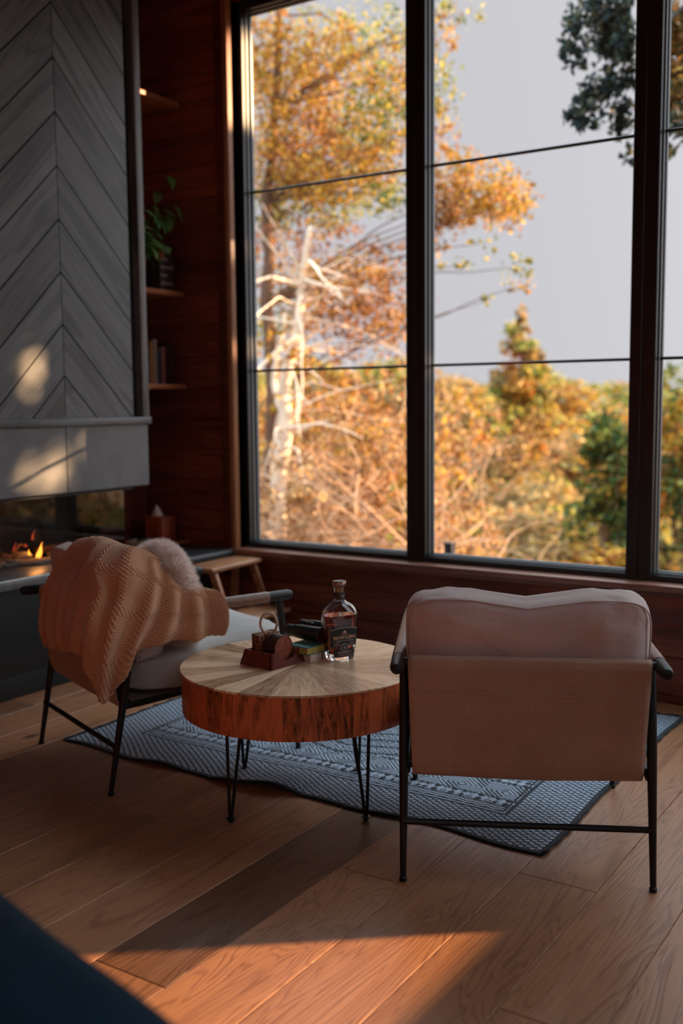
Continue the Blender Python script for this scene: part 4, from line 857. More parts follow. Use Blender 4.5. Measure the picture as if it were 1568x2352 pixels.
m_ = MB(); LQ = .147; lz = [.0228, .0245, .030, .06, .10, .130, LQ-.0005, LQ]
loft(m_, [section(z, (ins(z)+.004 if z <= .0245 else ins(z))-.0003*(0) + .0002) for z in lz]); m_.build('whiskey', MT['rye'], bt, sharp=50)
def surf(x, z, off):
    a, b_, e = itp(AZ, z), itp(BZ, z), expo(z); k = min(.999, abs(x)/a); y = -b_*(1-k**(2/e))**(e/2); return (x, y-off, z)
def plate(nm, m2, outline_lo, outline_hi, x0, x1, off=.0005, nx=40, nz=14, par=bt):
    q = MB(); q.grid(lambda a, b_: surf(x0+(x1-x0)*a, outline_lo(x0+(x1-x0)*a)+(outline_hi(x0+(x1-x0)*a)-outline_lo(x0+(x1-x0)*a))*b_, off), nx, nz)
    return q.build(nm, m2, par, sharp=0)
arch = lambda x: .083+.0285*math.sqrt(max(0, 1-(x/.062)**2)) - .0
ul = plate('upper_label', MT['label'], lambda x: .048, lambda x: arch(x), -.0405, .0405)
plate('label_rim', MT['pinkm'], lambda x: arch(x)-.0030, lambda x: arch(x)-.0022, -.0395, .0395, .0008, par=ul)
plate('label_rim', MT['pinkm'], lambda x: arch(x)-.0012, lambda x: arch(x)-.0004, -.0400, .0400, .0008, par=ul)
ll = plate('lower_label', MT['label'], lambda x: .0135, lambda x: .0405, -.031, .031)
def text_on(s, cx_, z0, size, m2, par, off=.0010, sx=1.0, nm='lettering', fn=None, arc=None):
    cu = bpy.data.curves.new('t', 'FONT'); cu.body = s; cu.size = size; cu.align_x = 'CENTER'; cu.resolution_u = 3; cu.offset = size*.012
    ob = bpy.data.objects.new('t', cu); COL.objects.link(ob); dg = bpy.context.evaluated_depsgraph_get(); dg.update(); me_ = bpy.data.meshes.new_from_object(ob.evaluated_get(dg))
    bm = bmesh.new(); bm.from_mesh(me_); bmesh.ops.triangulate(bm, faces=bm.faces[:]); bmesh.ops.subdivide_edges(bm, edges=[e for e in bm.edges if e.calc_length() > size*.25], cuts=1)
    q = MB(); vs = []
    for v in bm.verts:
        x, z = cx_+v.co.x*sx, z0+v.co.y; vs.append((fn or surf)(x, z, off))
    bm.verts.index_update(); q.add(vs, [[v.index for v in f.verts] for f in bm.faces]); bm.free(); bpy.data.objects.remove(ob, do_unlink=True)
    return q.build(nm, m2, par, sharp=0)
# wordmark with large first letters and smaller capitals
def run_on(pieces, cx_, sx, gap, m2, par):
    ws = []
    for s, size, z in pieces:
        cu = bpy.data.curves.new('t', 'FONT'); cu.body = s; cu.size = size; ob = bpy.data.objects.new('t', cu); COL.objects.link(ob)
        bpy.context.view_layer.update(); ws.append(ob.dimensions.x*sx); bpy.data.objects.remove(ob, do_unlink=True)
    x = cx_-(sum(ws)+gap*(len(ws)-1))/2
    for (s, size, z), w_ in zip(pieces, ws): text_on(s, x+w_/2, z, size, m2, par, sx=sx); x += w_+gap
run_on((('W', .0190, .0700), ('HISTLE', .0140, .0728), ('P', .0190, .0700), ('IG', .0140, .0728)), 0, .80, .0014, MT['copper'], ul)
text_on('STRAIGHT RYE WHISKEY AGED IN OAK', 0, .0660, .0030, MT['pinkm'], ul, sx=.95)
for z_, x0_, x1_ in ((.0640, -.034, -.011), (.0640, .011, .034), (.0510, -.034, -.013), (.0510, .013, .034)):
    plate('rule_line', MT['pinkm'], lambda x, z_=z_: z_, lambda x, z_=z_: z_+.00045, x0_, x1_, .0010, 16, 2, par=ul)
text_on('VERMONT', -.023, .0560, .0038, MT['pinkm'], ul); text_on('Farmed', .023, .0560, .0042, MT['pinkm'], ul)
bt.scale = (1.2, 1.14, 1.0)
# small ornament above the wordmark: round device on spread rays
q = MB()
for r0_, r1_ in ((.0, .0030), (.0036, .0042)):
    q.grid(lambda a, b_: surf(math.cos(2*PI*a)*(r0_+(r1_-r0_)*b_), .0965+math.sin(2*PI*a)*(r0_+(r1_-r0_)*b_), .0010), 28, 2, cu=True)
for x_, z_, w_, h_ in ((0, .0905, .012, .0007), (0, .0890, .017, .0007), (0, .0875, .022, .0007), (-.004, .0925, .004, .0012), (.004, .0925, .004, .0012)):
    q.grid(lambda a, b_: surf(x_+(a-.5)*w_, z_+h_*b_, .0010), 10, 2)
q.build('ornament', MT['copper'], ul, sharp=0)
# medallion with 15
md = MB(); md.grid(lambda a, b_: surf(math.cos(2*PI*a)*.0125*b_, .0435+math.sin(2*PI*a)*.0125*b_, .0013), 48, 6, cu=True); mdo = md.build('medallion', MT['label'], bt, sharp=0)
q = MB(); q.grid(lambda a, b_: surf(math.cos(2*PI*a)*(.0112+.0013*b_), .0435+math.sin(2*PI*a)*(.0112+.0013*b_), .0017), 56, 2, cu=True)
for s in (-1, 1): q.grid(lambda a, b_: surf(s*(.0068+.003*a), .0432+.0005*b_, .0017), 3, 2)
q.build('medallion_ring', MT['pinkm'], mdo, sharp=0); text_on('15', 0, .0388, .0128, MT['pinkm'], mdo, .0018, sx=.75)
text_on('ESTATE OAK RYE', 0, .0255, .0062, MT['pinkm'], ll, sx=.85); text_on('STRAIGHT RYE WHISKEY', 0, .0205, .0028, MT['pinkm'], ll)
for z_ in (.0185, .0165): plate('rule_line', MT['copper'], lambda x, z_=z_: z_, lambda x, z_=z_: z_+.0004, -.028, .028, .0010, 16, 2, par=ll)
# neck band, cork and cap
q = MB(); q.lathe([(.0162, .203), (.0162, .221)], 40); q.f = q.f[:-2]; nb_ = q.build('neck_band', MT['label'], bt, sharp=0)
def nsurf(x, z, off): r_ = .0165+off; return (r_*math.sin(x/r_), -r_*math.cos(x/r_), z)
q = MB(); q.grid(lambda a, b_: nsurf(math.cos(2*PI*a)*.0115*b_, .212+math.sin(2*PI*a)*.0115*b_, .0004), 40, 5, cu=True); nd = q.build('neck_disc', MT['label'], bt, sharp=0)
q = MB(); q.grid(lambda a, b_: nsurf(math.cos(2*PI*a)*(.0103+.0010*b_), .212+math.sin(2*PI*a)*(.0103+.0010*b_), .0008), 44, 2, cu=True); q.build('neck_ring', MT['sash'], nd, sharp=0)
text_on('15', 0, .2075, .0125, MT['pinkm'], nd, .0009, sx=.75, fn=nsurf)
q = MB(); q.lathe([(.0120, .2215), (.0124, .239), (.0135, .2405)], 32); q.build('cork', MT['cork'], bt)
q = MB(); q.lathe([(.0158, .2400), (.0185, .2405), (.0188, .2415), (.0188, .2555), (.0178, .2570), (.004, .2578)], 40); cp_ = q.build('cap', MT['cap'], bt)
q = MB(); q.lathe([(.0165, .2571), (.0165, .2580), (.0005, .2588)], 40); q.build('cap_disc', MT['sash'], cp_)
plate('embossed_mark', MT['bglass'], lambda x: .150, lambda x: .156, -.016, -.010, .0012, 4, 4); 

# ------------------------------------------------------------------ dark blue sofa near the camera
sf = thing('navy_sofa', 'dark navy velvet sofa corner in the near left foreground', 'sofa', (-1.30, .42, 0), R(-13.5))
t = MB()
def roll(mb, x0, x1, y0, y1, z0, z1, r_, wob_=.006, sd=1):
    prof = []; n_ = 14
    for k, (cx_, cz_, a0_) in enumerate(((y0+r_, z1-r_, PI), (y1-r_, z1-r_, PI/2))):
        for j in range(n_+1): a = a0_-j/n_*PI/2; prof.append((cx_+r_*math.cos(a), cz_+r_*math.sin(a)))
    prof = [(y0, z0)]+prof+[(y1, z0)]
    nx = 40
    def fn(a, b_):
        x = x0+(x1-x0)*a; i = min(int(b_*(len(prof)-1)), len(prof)-2); f_ = b_*(len(prof)-1)-i
        y = prof[i][0]+(prof[i+1][0]-prof[i][0])*f_; z = prof[i][1]+(prof[i+1][1]-prof[i][1])*f_
        e = min(1, min(a, 1-a)*(x1-x0)/.06); k = math.sqrt(max(0, 1-(1-e)**2)); yc, zc = (y0+y1)/2, z0
        y = yc+(y-yc)*(.86+.14*k); z = z0+(z-z0)*(.93+.07*k)
        return (x, y+wob_*pnoise(Vector((x*5+sd, y*5, z*5))), z+wob_*pnoise(Vector((x*4, sd, y*4))))
    mb.grid(fn, nx, 120)
    return mb
roll(t, -.95, .53, .30, .515, .09, .622, .085); t.add([], [])
ends_ = [v for v in t.v]
t.build('backrest', MT['navy'], sf, sharp=0)
t = MB(); t.box((-.95, .315, .085), (.50, .495, .58), .05, 4); t.build('backrest_core', MT['navy'], sf)
t = MB(); roll(t, -.60, .50, -.42, .30, .10, .40, .06, sd=4); t.box((-.6, -.41, .10), (.49, .29, .37), .04, 3); t.build('seat_cushion', MT['navy'], sf, sharp=60)
t = MB(); t.box((-.95, -.42, .07), (.60, .555, .20), .03, 3); t.build('base', MT['soot'], sf)
for x in (-.88, .50):
    for y in (-.36, .42): t = MB(); t.tube([(x, y, 0), (x, y, .075)], [.014, .02], 14); t.build('leg', MT['metal'], sf)

# ------------------------------------------------------------------ outside: ground, trees, shrubs
def gz(x, y):
    d = y-4.5
    return -1.15-.085*min(d, 14)+(.055*max(0, d-14)) + .12*pnoise(Vector((x*.25, y*.25, 0)))
t = MB(); t.grid(lambda a, b_: (-60+100*a, 4.55+75*b_*b_, gz(-60+100*a, 4.55+75*b_*b_)), 90, 60)
g = t.build('ground', MT['ground'], sharp=0); g['kind'] = 'structure'
t = MB(); t.grid(lambda a, b_: (1.15+45*a, -20+24.5*b_, -1.2+.05*a), 20, 20); g = t.build('ground_side', MT['ground'], sharp=0); g['kind'] = 'structure'
PAL = {0: [(.50, .25, .035), (.58, .34, .04), (.42, .16, .03), (.54, .38, .06), (.28, .13, .03)],
       1: [(.22, .24, .05), (.35, .36, .07), (.50, .42, .08), (.10, .15, .04), (.60, .46, .08)],
       2: [(.28, .11, .035), (.40, .17, .05), (.20, .08, .03), (.46, .24, .08)],
       3: [(.52, .34, .17), (.44, .25, .11), (.56, .38, .20), (.34, .18, .08)],
       4: [(.03, .06, .06), (.05, .08, .06), (.02, .04, .045), (.10, .10, .05)],  # overhanging leaves: backlit shade put into a darkened leaf colour
       5: [(.10, .10, .04), (.38, .17, .04), (.06, .08, .04), (.50, .28, .05), (.25, .12, .04)],
       6: [(.06, .12, .03), (.12, .18, .04), (.20, .22, .06), (.04, .08, .03)],
       7: [(.50, .32, .12), (.42, .25, .09), (.54, .38, .15), (.32, .21, .08), (.24, .20, .08)]}
def leaf_cloud(blobs, size, seed=0, bias=None):
    """blobs: (x,y,z,rh,rv,n,pal) -> arrays of diamond leaf verts and colours."""
    rg_ = np.random.default_rng(seed); V_, C_ = [], []
    for (x, y, z, rh, rv, n, pal) in blobs:
        d = rg_.normal(0, 1, (n, 3)); d /= np.linalg.norm(d, axis=1, keepdims=True); rad = rg_.random((n, 1))**.45
        # sprigs: pull groups of leaves together
        ns = max(3, n//22); sp_ = rg_.normal(0, 1, (ns, 3)); sp_ /= np.linalg.norm(sp_, axis=1, keepdims=True); sp_ *= rg_.random((ns, 1))**.4
        pick = sp_[rg_.integers(0, ns, n)]; loc = np.where(rg_.random((n, 1)) < .62, pick*1.15+d*rad*.26, d*rad*1.25)
        P = np.array([x, y, z])+loc*np.array([rh, rh, rv])
        a = rg_.normal(0, 1, (n, 3)); a[:, 2] -= .5; a /= np.linalg.norm(a, axis=1, keepdims=True); b_ = np.cross(a, rg_.normal(0, 1, (n, 3))); b_ /= np.linalg.norm(b_, axis=1, keepdims=True)
        s = size*rg_.uniform(.6, 1.25, (n, 1)); V_.append(np.stack([P-a*s, P+b_*s*.55, P+a*s, P-b_*s*.55], 1))
        pc = np.array(PAL[pal]); C_.append(pc[rg_.integers(0, len(pc), n)]*rg_.uniform(.45, 1.2, (n, 1)))
    return np.concatenate(V_).reshape(-1, 3), np.concatenate(C_)
def foliage(blobs, size, parent, seed=0, nm='foliage'):
    v_, c_ = leaf_cloud(blobs, size, seed); off = np.array(parent.location); return fast_mesh(nm, v_-off, 4, c_, MT['leaf'], parent)
def branch(mb, pts, r0_, r1_, n=8, wb_=.05, sd=0):
    k = 10; P = [Vector(p) for p in pts]; out = []
    for i in range(len(P)-1):
        for j in range(k): out.append(P[i].lerp(P[i+1], j/k))
    out.append(P[-1]); m_ = len(out); out = [p+Vector((pnoise(p*1.7+Vector((sd, 0, 0))), pnoise(p*1.7+Vector((0, sd, 3))), .5*pnoise(p*1.7+Vector((5, 0, sd)))))*wb_*(i/m_)**.5 for i, p in enumerate(out)]
    mb.tube(out, [r0_+(r1_-r0_)*i/(m_-1) for i in range(m_)], n)
GOLD = [(-6.79,9.0,5.07,0.2,0.27,700,0),(-7.43,10.0,4.93,0.3,0.3,900,0),(-6.64,9.5,4.86,0.33,0.28,1200,0),(-6.05,9.2,4.9,0.27,0.18,700,0),(-6.07,10.0,5.16,0.28,0.24,700,1),(-5.5,9.5,4.62,0.22,0.27,700,0),(-6.78,9.6,4.45,0.43,0.29,1500,0),(-6.6,10.2,4.7,0.4,0.3,1300,0),(-5.54,9.3,4.24,0.26,0.26,900,1),(-6.77,9.1,4.03,0.28,0.28,900,0),(-6.69,9.8,4.06,0.44,0.24,1600,2),(-6.61,10.4,4.26,0.3,0.25,1200,1),(-5.67,9.6,3.93,0.27,0.23,700,0),(-7.26,10.0,3.83,0.35,0.2,900,0),(-6.2,9.4,3.65,0.42,0.18,1500,0),(-6.02,9.9,3.62,0.33,0.14,600,1),(-7.1,9.6,3.46,0.25,0.2,500,1),(-6.84,10.0,3.49,0.4,0.2,900,1),(-5.39,9.3,3.32,0.18,0.11,350,1),(-6.96,10.0,3.11,0.5,0.23,1000,2),(-7.1,9.5,2.77,0.2,0.2,350,0),(-6.23,9.6,2.62,0.43,0.19,1100,0),(-6.09,10.3,2.88,0.25,0.15,350,2),(-6.9,9.9,2.51,0.45,0.23,900,0),(-5.72,9.4,2.35,0.41,0.18,1100,2),(-7.44,10.2,2.15,0.32,0.26,500,1),(-6.31,9.9,2.08,0.54,0.22,1000,2),(-5.81,10.0,2.07,0.19,0.19,350,0),(-5.01,9.6,5.02,0.15,0.26,260,0),(-4.88,9.4,4.4,0.15,0.21,260,1),(-5.01,9.6,4.01,0.15,0.22,260,0),(-4.86,9.5,3.61,0.2,0.13,350,0),(-4.71,9.8,3.41,0.35,0.2,1300,0),(-4.29,9.6,3.2,0.17,0.21,400,0),(-4.8,9.3,3.17,0.17,0.21,600,2),(-4.71,9.9,3.25,0.4,0.13,700,0),(-6.69,10.0,5.65,0.73,0.1,500,1),(-4.91,9.8,5.19,0.18,0.11,120,1),(-4.76,9.5,2.64,0.13,0.05,60,1),(-4.95,9.5,2.83,0.07,0.07,30,0),(-4.47,9.5,2.83,0.11,0.11,30,1),(-4.19,9.6,2.54,0.11,0.13,110,1),(-4.47,9.6,2.31,0.05,0.04,40,1),(-4.09,9.6,2.39,0.09,0.04,50,0)]
gt = thing('golden_tree', 'tall golden-leaved tree with a dark straight trunk filling the left window', 'tree', (-6.98, 9.3, -1.5))
def trunk_of(parent, trunks, blobs, col, sd, lim=99):
    mb = MB(); mb.col = col; off = Vector(parent.location)
    for pts, r0_, r1_ in trunks: branch(mb, [Vector(p)-off for p in pts], r0_, r1_, 10, .06, sd)
    main = [Vector(p) for p in trunks[0][0]]
    for i, b_ in enumerate(blobs[:lim]):
        e = Vector(b_[:3]); s = min(main, key=lambda q: abs(q.z-(e.z-.35*(e-q).length*.6)))
        mid = s.lerp(e, .5)+Vector((0, 0, .12)); branch(mb, [s-off, mid-off, e-off], .014, .003, 6, .16, sd+i)
    return mb.build('trunk', MT['bark_t'], parent, sharp=0)
TR1 = [((-6.98,9.3,-1.7),(-6.98,9.3,.43),(-6.93,9.3,1.41),(-6.99,9.3,2.37),(-6.98,9.3,3.45),(-6.83,9.3,4.44),(-6.78,9.3,5.4),(-6.7,9.4,6.6)), .10, .03]
trunk_of(gt, [TR1], GOLD, (.16, .09, .06), 1); foliage([(b_[0], b_[1], b_[2], b_[3]*1.4, b_[4]*1.4, int(b_[5]*.95), b_[6]) for b_ in GOLD], .030, gt, 2)
# pale bare birch leaning beside it
bt_ = thing('pale_birch', 'pale sunlit bare-branched trunk leaning right of the dark trunk outside', 'tree', (-6.67, 9.0, -1.5))
mb = MB(); mb.col = (.86, .68, .52); off = Vector(bt_.location)
BP = [Vector(p)-off for p in ((-6.67,9.0,-1.7),(-6.68,9.0,.23),(-6.56,9.0,.94),(-6.58,9.0,1.4),(-6.37,9.0,1.95),(-6.32,9.0,2.49),(-6.16,9.0,3.09))]
branch(mb, BP, .115, .025, 10, .05, 3); rb = random.Random(4)
branch(mb, [BP[2], BP[2]+Vector((-.22, .1, .55)), BP[2]+Vector((-.15, .2, 1.3))], .05, .02, 8, .08, 5)
for i in range(46):
    k = rb.uniform(1.0, 5.6); s = BP[int(k)].lerp(BP[int(k)+1], k % 1); d = Vector((rb.uniform(-.35, 1.0), rb.uniform(-.5, .6), rb.uniform(-.45, .45))).normalized(); ln = rb.uniform(.4, 1.5)
    branch(mb, [s, s+d*ln*.5+Vector((0, 0, .05)), s+d*ln+Vector((0, 0, rb.uniform(-.25, .1)))], rb.uniform(.010, .028), .004, 6, .12, i)
mb.build('trunk', MT['bark_t'], bt_, sharp=0)
sb_ = [(-6.2+rb.uniform(-.6, .8), 9+rb.uniform(-.4, .4), rb.uniform(-.4, 2.0), .22, .14, 90, rb.choice([2, 3, 0])) for _ in range(16)]
foliage(sb_, .035, bt_, 5)
# thickets of twigs below the tree
def thicket(loc, w_, h_, n, seed, label, lcol, pal, leafn, leafsz=.035, r_=(.004, .014), col=(.60, .38, .24), nm='twiggy_shrub', group=None, cat='shrub'):
    o = thing(nm, label, cat, loc, 0, group); rs = random.Random(seed); mb = MB()
    for i in range(n):
        g_ = rs.uniform(.6, 1.25); mb.col = tuple(min(1, c_*g_) for c_ in col); a = rs.uniform(0, 2*PI); rad = rs.random()*w_*.55; s = Vector((math.cos(a)*rad, math.sin(a)*rad*.7, rs.uniform(-.1, h_*.55)))
        d = Vector((rs.uniform(-1, 1), rs.uniform(-.7, .7), rs.uniform(-.15, 1.0))).normalized(); ln = rs.uniform(.35, 1.1)*h_*.55
        branch(mb, [s, s+d*ln*.5, s+d*ln+Vector((rs.uniform(-.2, .2), 0, rs.uniform(-.3, .05)))*h_*.3], rs.uniform(*r_), .0025, 5, .10*h_, seed+i)
    mb.build('twigs', MT['bark_t'], o, sharp=0)
    bl = []
    for i in range(max(1, leafn//70)):
        a = rs.uniform(0, 2*PI); q = rs.random()**.5; bl.append((loc[0]+math.cos(a)*q*w_*.55, loc[1]+math.sin(a)*q*w_*.4, loc[2]+h_*(.05+.95*rs.random()*(1-.35*q)), .22*h_**.5, .15*h_**.5, 70, rs.choice(pal)))
    foliage(bl, leafsz, o, seed+9); return o
thicket((-6.6, 8.3, -1.4), 2.0, 2.6, 210, 21, 'dense tangle of tan twigs at the foot of the pale trunk', 0, [2, 3], 3200)
thicket((-5.4, 8.9, -1.4), 2.0, 2.9, 230, 33, 'sunlit tangle of tan twigs right of the pale trunk, by the first mullion', 0, [2, 3, 3], 3800)
thicket((-6.3, 10.2, -1.6), 3.2, 3.6, 210, 45, 'russet-leaved thicket behind the pale trunk', 0, [2, 3, 0], 9000, .045)
thicket((-7.6, 11.5, -1.7), 3.0, 4.0, 160, 57, 'brown thicket behind the dark trunk at the far left', 0, [2, 0], 8000, .05)
# conifer behind
cf = thing('bronze_conifer', 'bronze-green pointed conifer rising above the shrubs in the middle window', 'tree', (-8.55, 20.0, -3.35)); mb = MB(); mb.col = (.18, .11, .07)
branch(mb, [(0, 0, -.3), (0, 0, 3), (0, 0, 6.3)], .14, .02, 8, .05, 2); bl = []; rs = random.Random(6)
for i in range(60):
    h = rs.random()**.8*5.6+.6; q = (6.4-h)/6.0; rad = .18+1.75*q*rs.uniform(.35, 1.0); a = rs.uniform(0, 2*PI); e = (math.cos(a)*rad, math.sin(a)*rad, h-.1)
    branch(mb, [(0, 0, h+.1), e], .025, .006, 5, .05, i); bl.append((cf.location[0]+e[0]*.7, cf.location[1]+e[1]*.7, cf.location[2]+h, (.22+.34*q), .17+.12*q, 150, rs.choice([7, 7, 0, 1])))
bl += [(cf.location[0], 20, cf.location[2]+6.35, .10, .22, 80, 7), (cf.location[0]+.03, 20, cf.location[2]+5.9, .2, .25, 160, 7)]
mb.build('trunk', MT['bark_t'], cf, sharp=0); foliage(bl, .075, cf, 8)
# green juniper at right
def bush(nm, loc, w_, h_, n, pal, size, seed, label, group=None, cat='shrub'):
    o = thing(nm, label, cat, loc, 0, group); rs = random.Random(seed); mb = MB(); mb.col = (.30, .19, .12); bl = []
    for i in range(26):
        a = rs.uniform(0, 2*PI); q = rs.random()**.6; z = rs.uniform(.12, 1.0); wz = w_*.5*math.sqrt(max(.06, 1-(z*.96)**2.2)); e = Vector((math.cos(a)*q*wz, math.sin(a)*q*wz*.8, z*h_))
        branch(mb, [(0, 0, -.2), (e.x*.4, e.y*.4, e.z*.5), e], .03*h_**.5, .006, 5, .12, seed+i); bl.append((loc[0]+e.x, loc[1]+e.y, loc[2]+e.z, w_*.17, h_*.12, n//26, rs.choice(pal)))
    mb.build('stems', MT['bark_t'], o, sharp=0); foliage(bl, size, o, seed+3); return o
bush('green_juniper', (-4.95, 15.0, -2.3), 1.3, 3.15, 4500, [6, 6, 1], .065, 71, 'dark green evergreen bush at the right edge of the middle window')
bush('green_juniper', (-3.9, 15.5, -2.3), 2.3, 3.9, 7500, [6, 1, 6, 0], .065, 83, 'green evergreen bush with yellowing top in the right-hand window')
bush('yellow_sapling', (-5.05, 8.9, -1.5), .8, 1.9, 700, [0, 1], .045, 95, 'small yellow-leaved sapling near the first mullion', None)
# shrubs on the slope: four kinds, many copies
protos = []
for i, (pal, n_) in enumerate((([7, 7, 0], 4200), ([7, 3, 2], 4200), ([2, 7, 0], 4200), ([7, 1, 0], 4200))):
    protos.append(bush('autumn_shrub', (-9-i*.1, 18, -2.4), 3.0, 2.6, n_, pal, .075, 200+i*17, 'x', 'autumn shrubs on the slope outside'))
rs = random.Random(12); spots = []
for row, (y_, n_, x0_, x1_, s0_) in enumerate(((12.0, 5, -9.6, -3.0, .62), (14.5, 7, -11.5, -3.2, .72), (18, 8, -15, -4, .95), (23, 9, -19, -5, 1.2), (29, 10, -25, -6, 1.3), (37, 11, -31, -8, 1.45), (46, 11, -38, -9, 1.7))):
    for i in range(n_): spots.append((x0_+(x1_-x0_)*(i+.5+rs.uniform(-.3, .3))/n_, y_+rs.uniform(-1, 1), s0_*rs.uniform(.85, 1.1), row))
rown = ['nearest', 'second', 'third', 'fourth']; kinds = ['ochre and gold', 'tan and russet', 'rust-brown', 'ochre and olive']
ords = ['leftmost', 'second from the left', 'third from the left', 'fourth from the left', 'fifth from the left', 'sixth from the left', 'seventh from the left', 'eighth from the left', 'ninth from the left']
side_spots = [(0.5, 7.9, .62), (1.9, 8.6, .66), (3.4, 9.5, .70), (5.0, 10.3, .75), (1.0, 10.8, .8)]
far_v, far_c = [], []; seen = [0]*9; used = 0
for (x, y, s, row) in spots:
    k = rs.randrange(4); rz = rs.uniform(0, 6.28); zsc = s*rs.uniform(.72, .94)*(1-.30*min(1, max(0, (x/y+.42)/.14)))*(1 if row else .8)
    if row < 4:
        if used < 4: k = used; o = protos[k]
        else: o = copy_tree(protos[k])
        used += 1; o.location = (x, y, gz(x, y)-.15); o.rotation_euler = (0, 0, rz); o.scale = (s*1.35, s*1.35, zsc)
        o['label'] = '%s autumn shrub, %s in the %s shrub row outside' % (kinds[k], ords[seen[row]], rown[row]); seen[row] += 1
    else:
        f_ = [c_ for c_ in protos[k].children if c_.name.startswith('foliage')][0].data; n_ = len(f_.vertices)
        a_ = np.empty(n_*3, np.float32); f_.vertices.foreach_get('co', a_); a_ = a_.reshape(-1, 3); c4 = np.empty(n_*4, np.float32); f_.color_attributes['Col'].data.foreach_get('color', c4)
        cz, sz = math.cos(rz), math.sin(rz); b_ = np.stack([(a_[:, 0]*cz-a_[:, 1]*sz)*s*1.35+x, (a_[:, 0]*sz+a_[:, 1]*cz)*s*1.35+y, a_[:, 2]*zsc+gz(x, y)-.15], 1)
        far_v.append(b_); far_c.append(c4.reshape(-1, 4)[:, :3])
for i, (x, y, s) in enumerate(side_spots):
    o = copy_tree(protos[(i+3) % 4]); o.location = (x, y, gz(x, y)-.15); o.rotation_euler = (0, 0, i*1.3); o.scale = (s*1.2, s*1.2, s); o['group'] = 'shrubs under the maples'
    o['label'] = '%s shrub under the maples beside the house, %s' % (kinds[(i+3) % 4], ['nearest the window', 'second from the window', 'third from the window', 'farthest from the window', 'behind the others'][i])
tl = fast_mesh('distant_woods', np.concatenate(far_v), 4, np.concatenate(far_c), MT['leaf']); tag(tl, 'hazy mass of autumn woods along the horizon beyond the shrubs', 'woods', None, 'stuff')
# overhanging branch of a nearby tree, top right
OVER = [(-2.54,7.2,3.9,0.22,0.16,1500,4),(-2.65,7.0,3.67,0.08,0.15,350,4),(-2.52,7.4,3.75,0.18,0.15,900,4),(-2.44,7.2,3.39,0.18,0.13,1000,4),(-2.55,7.0,3.21,0.13,0.12,450,4),(-2.38,7.3,3.2,0.09,0.11,350,4),(-2.31,7.2,2.94,0.06,0.07,50,4),(-2.1,7.5,3.76,0.18,0.3,2200,5),(-2.0,7.3,3.34,0.13,0.18,1200,5),(-1.99,7.2,3.04,0.12,0.12,450,4),(-1.84,7.6,3.56,0.27,0.45,2500,5),(-2.32,7.1,3.63,0.09,0.18,500,4)]
ov = thing('overhanging_tree', 'tree whose dark blue-green branches hang into the top right of the windows', 'tree', (-.6, 8.0, -1.4))
OT = [((-.6,8.0,-1.6),(-.65,8.0,1.5),(-.8,7.9,3.2),(-1.1,7.8,4.2),(-1.5,7.6,4.9)), .13, .05]
mb = MB(); mb.col = (.10, .08, .07); off = Vector(ov.location); branch(mb, [Vector(p)-off for p in OT[0]], .13, .05, 10, .05, 9)
for i, b_ in enumerate(OVER): s = Vector((-1.3, 7.65, 4.5)); e = Vector(b_[:3]); branch(mb, [s-off, s.lerp(e, .5)-off+Vector((0, 0, .12)), e-off], .02, .004, 6, .05, i)
mb.build('trunk', MT['bark_t'], ov, sharp=0)
EXTRA = [(-1.2+.9*math.cos(i*1.9)*.9, 7.9+.5*math.sin(i*2.3), 4.7+.5*math.sin(i*1.3), .35, .3, 700, 5) for i in range(8)]
foliage([(b_[0], b_[1], b_[2], b_[3], b_[4], int(b_[5]*.45), b_[6]) for b_ in OVER]+EXTRA, .034, ov, 11)
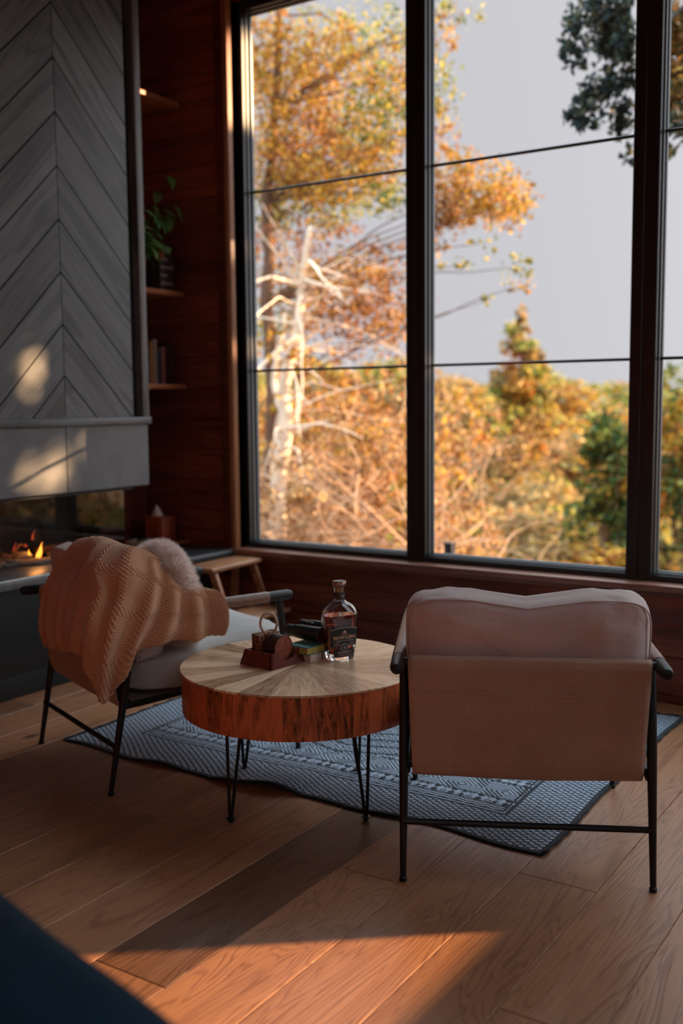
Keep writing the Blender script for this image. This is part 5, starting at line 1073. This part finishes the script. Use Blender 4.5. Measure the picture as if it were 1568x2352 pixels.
# trees to the right of the house that filter the low sun
GAPS = [(3.08, 1.43, .10, .15), (3.44, 2.16, .08, .09), (3.43, 2.03, .04, .06), (3.126, .98, .19, .14), (3.314, 1.077, .10, .05), (3.42, 1.10, .11, .09), (3.697, 1.02, .035, .09)]  # crown openings shaped to throw sun spots onto the fireplace front
def shade_tree(loc, h_, w_, z0_, n, seed, label, size=.085):
    """maple with a full crown; leaves are cut away along sun paths to shape the light spots."""
    o = thing('maple_tree', label, 'tree', loc, 0); rs = random.Random(seed); mb = MB(); mb.col = (.14, .10, .08); bl = []
    branch(mb, [(0, 0, -.2), (.1, 0, h_*.5), (0, .1, h_)], .10, .03, 10, .1, seed)
    for i in range(70):
        a = rs.uniform(0, 2*PI); q = rs.random()**.5; z = z0_+(h_-z0_)*(i+.5)/70; e = Vector((math.cos(a)*q*w_*.5, math.sin(a)*q*w_*.5, z))
        if i % 3 == 0: branch(mb, [(0, 0, max(.3, z-.8)), e], .025, .006, 6, .1, seed+i)
        bl.append((loc[0]+e.x, loc[1]+e.y, loc[2]+e.z, .62, .36, n//70, rs.choice([0, 1, 5])))
    mb.build('trunk', MT['bark_t'], o, sharp=0)
    v_, c_ = leaf_cloud(bl, size, seed); ctr_ = v_.reshape(-1, 4, 3).mean(1); S3 = np.array(SUN_DIR); t_ = (ctr_[:, 0]+3.6)/S3[0]; yy = ctr_[:, 1]-t_*S3[1]; zz2 = ctr_[:, 2]-t_*S3[2]
    keep = np.ones(len(ctr_), bool); gr = np.random.default_rng(seed+1).random(len(ctr_))
    for (gy, gz_, ry_, rz_) in GAPS: keep &= (((yy-gy)/ry_)**2+((zz2-gz_)/rz_)**2 > .90) | (gr < .03)
    nc = ctr_[:, 0]*-.623+ctr_[:, 1]*.782; keep &= nc > 2.42; zj = ctr_[:, 2]-(ctr_[:, 0]+3.455)/S3[0]*S3[2]; keep &= ~((nc > 5.40) & (((zj > 2.66) & (zj < 3.16)) | ((zj > 2.02) & (zj < 2.12)) | ((zj > 1.50) & (zj < 1.58))))  # leaves also cleared so sun reaches the floor patch, jamb and shelf ends
    v_ = v_.reshape(-1, 4, 3)[keep].reshape(-1, 3); fast_mesh('foliage', v_-np.array(o.location), 4, c_[keep], MT['leaf'], o); return o
SV = Vector((.782, .623)); NV = Vector((-.623, .782))
for i, (s_, n_, h_, w_, z0_, cnt) in enumerate(((10.2, 3.05, 8.6, 1.5, 3.2, 15000), (8.9, 3.95, 8.4, 1.5, 3.0, 17000), (10.4, 5.0, 8.6, 1.9, 3.0, 26000), (12.6, 4.3, 9.2, 1.9, 3.4, 12000))):
    p = SV*s_+NV*n_; shade_tree((p.x, p.y, -1.9), h_, w_, z0_, cnt, 300+i*31, 'leafy maple %s to the right of the windows' % ['nearest the house corner', 'in front of the other maples', 'beside the window bay', 'farthest out on the lawn'][i])

gp = thing('fence_post', 'short black post standing just outside the middle window', 'post', (-3.055, 6.0, -1.3))
t = MB(); t.box((-.028, -.028, 0), (.028, .028, 1.64), .004); t.build('post_shaft', MT['black'], gp); t = MB(); t.box((-.033, -.033, 1.64), (.033, .033, 1.66), .004); t.build('post_cap', MT['black'], gp)
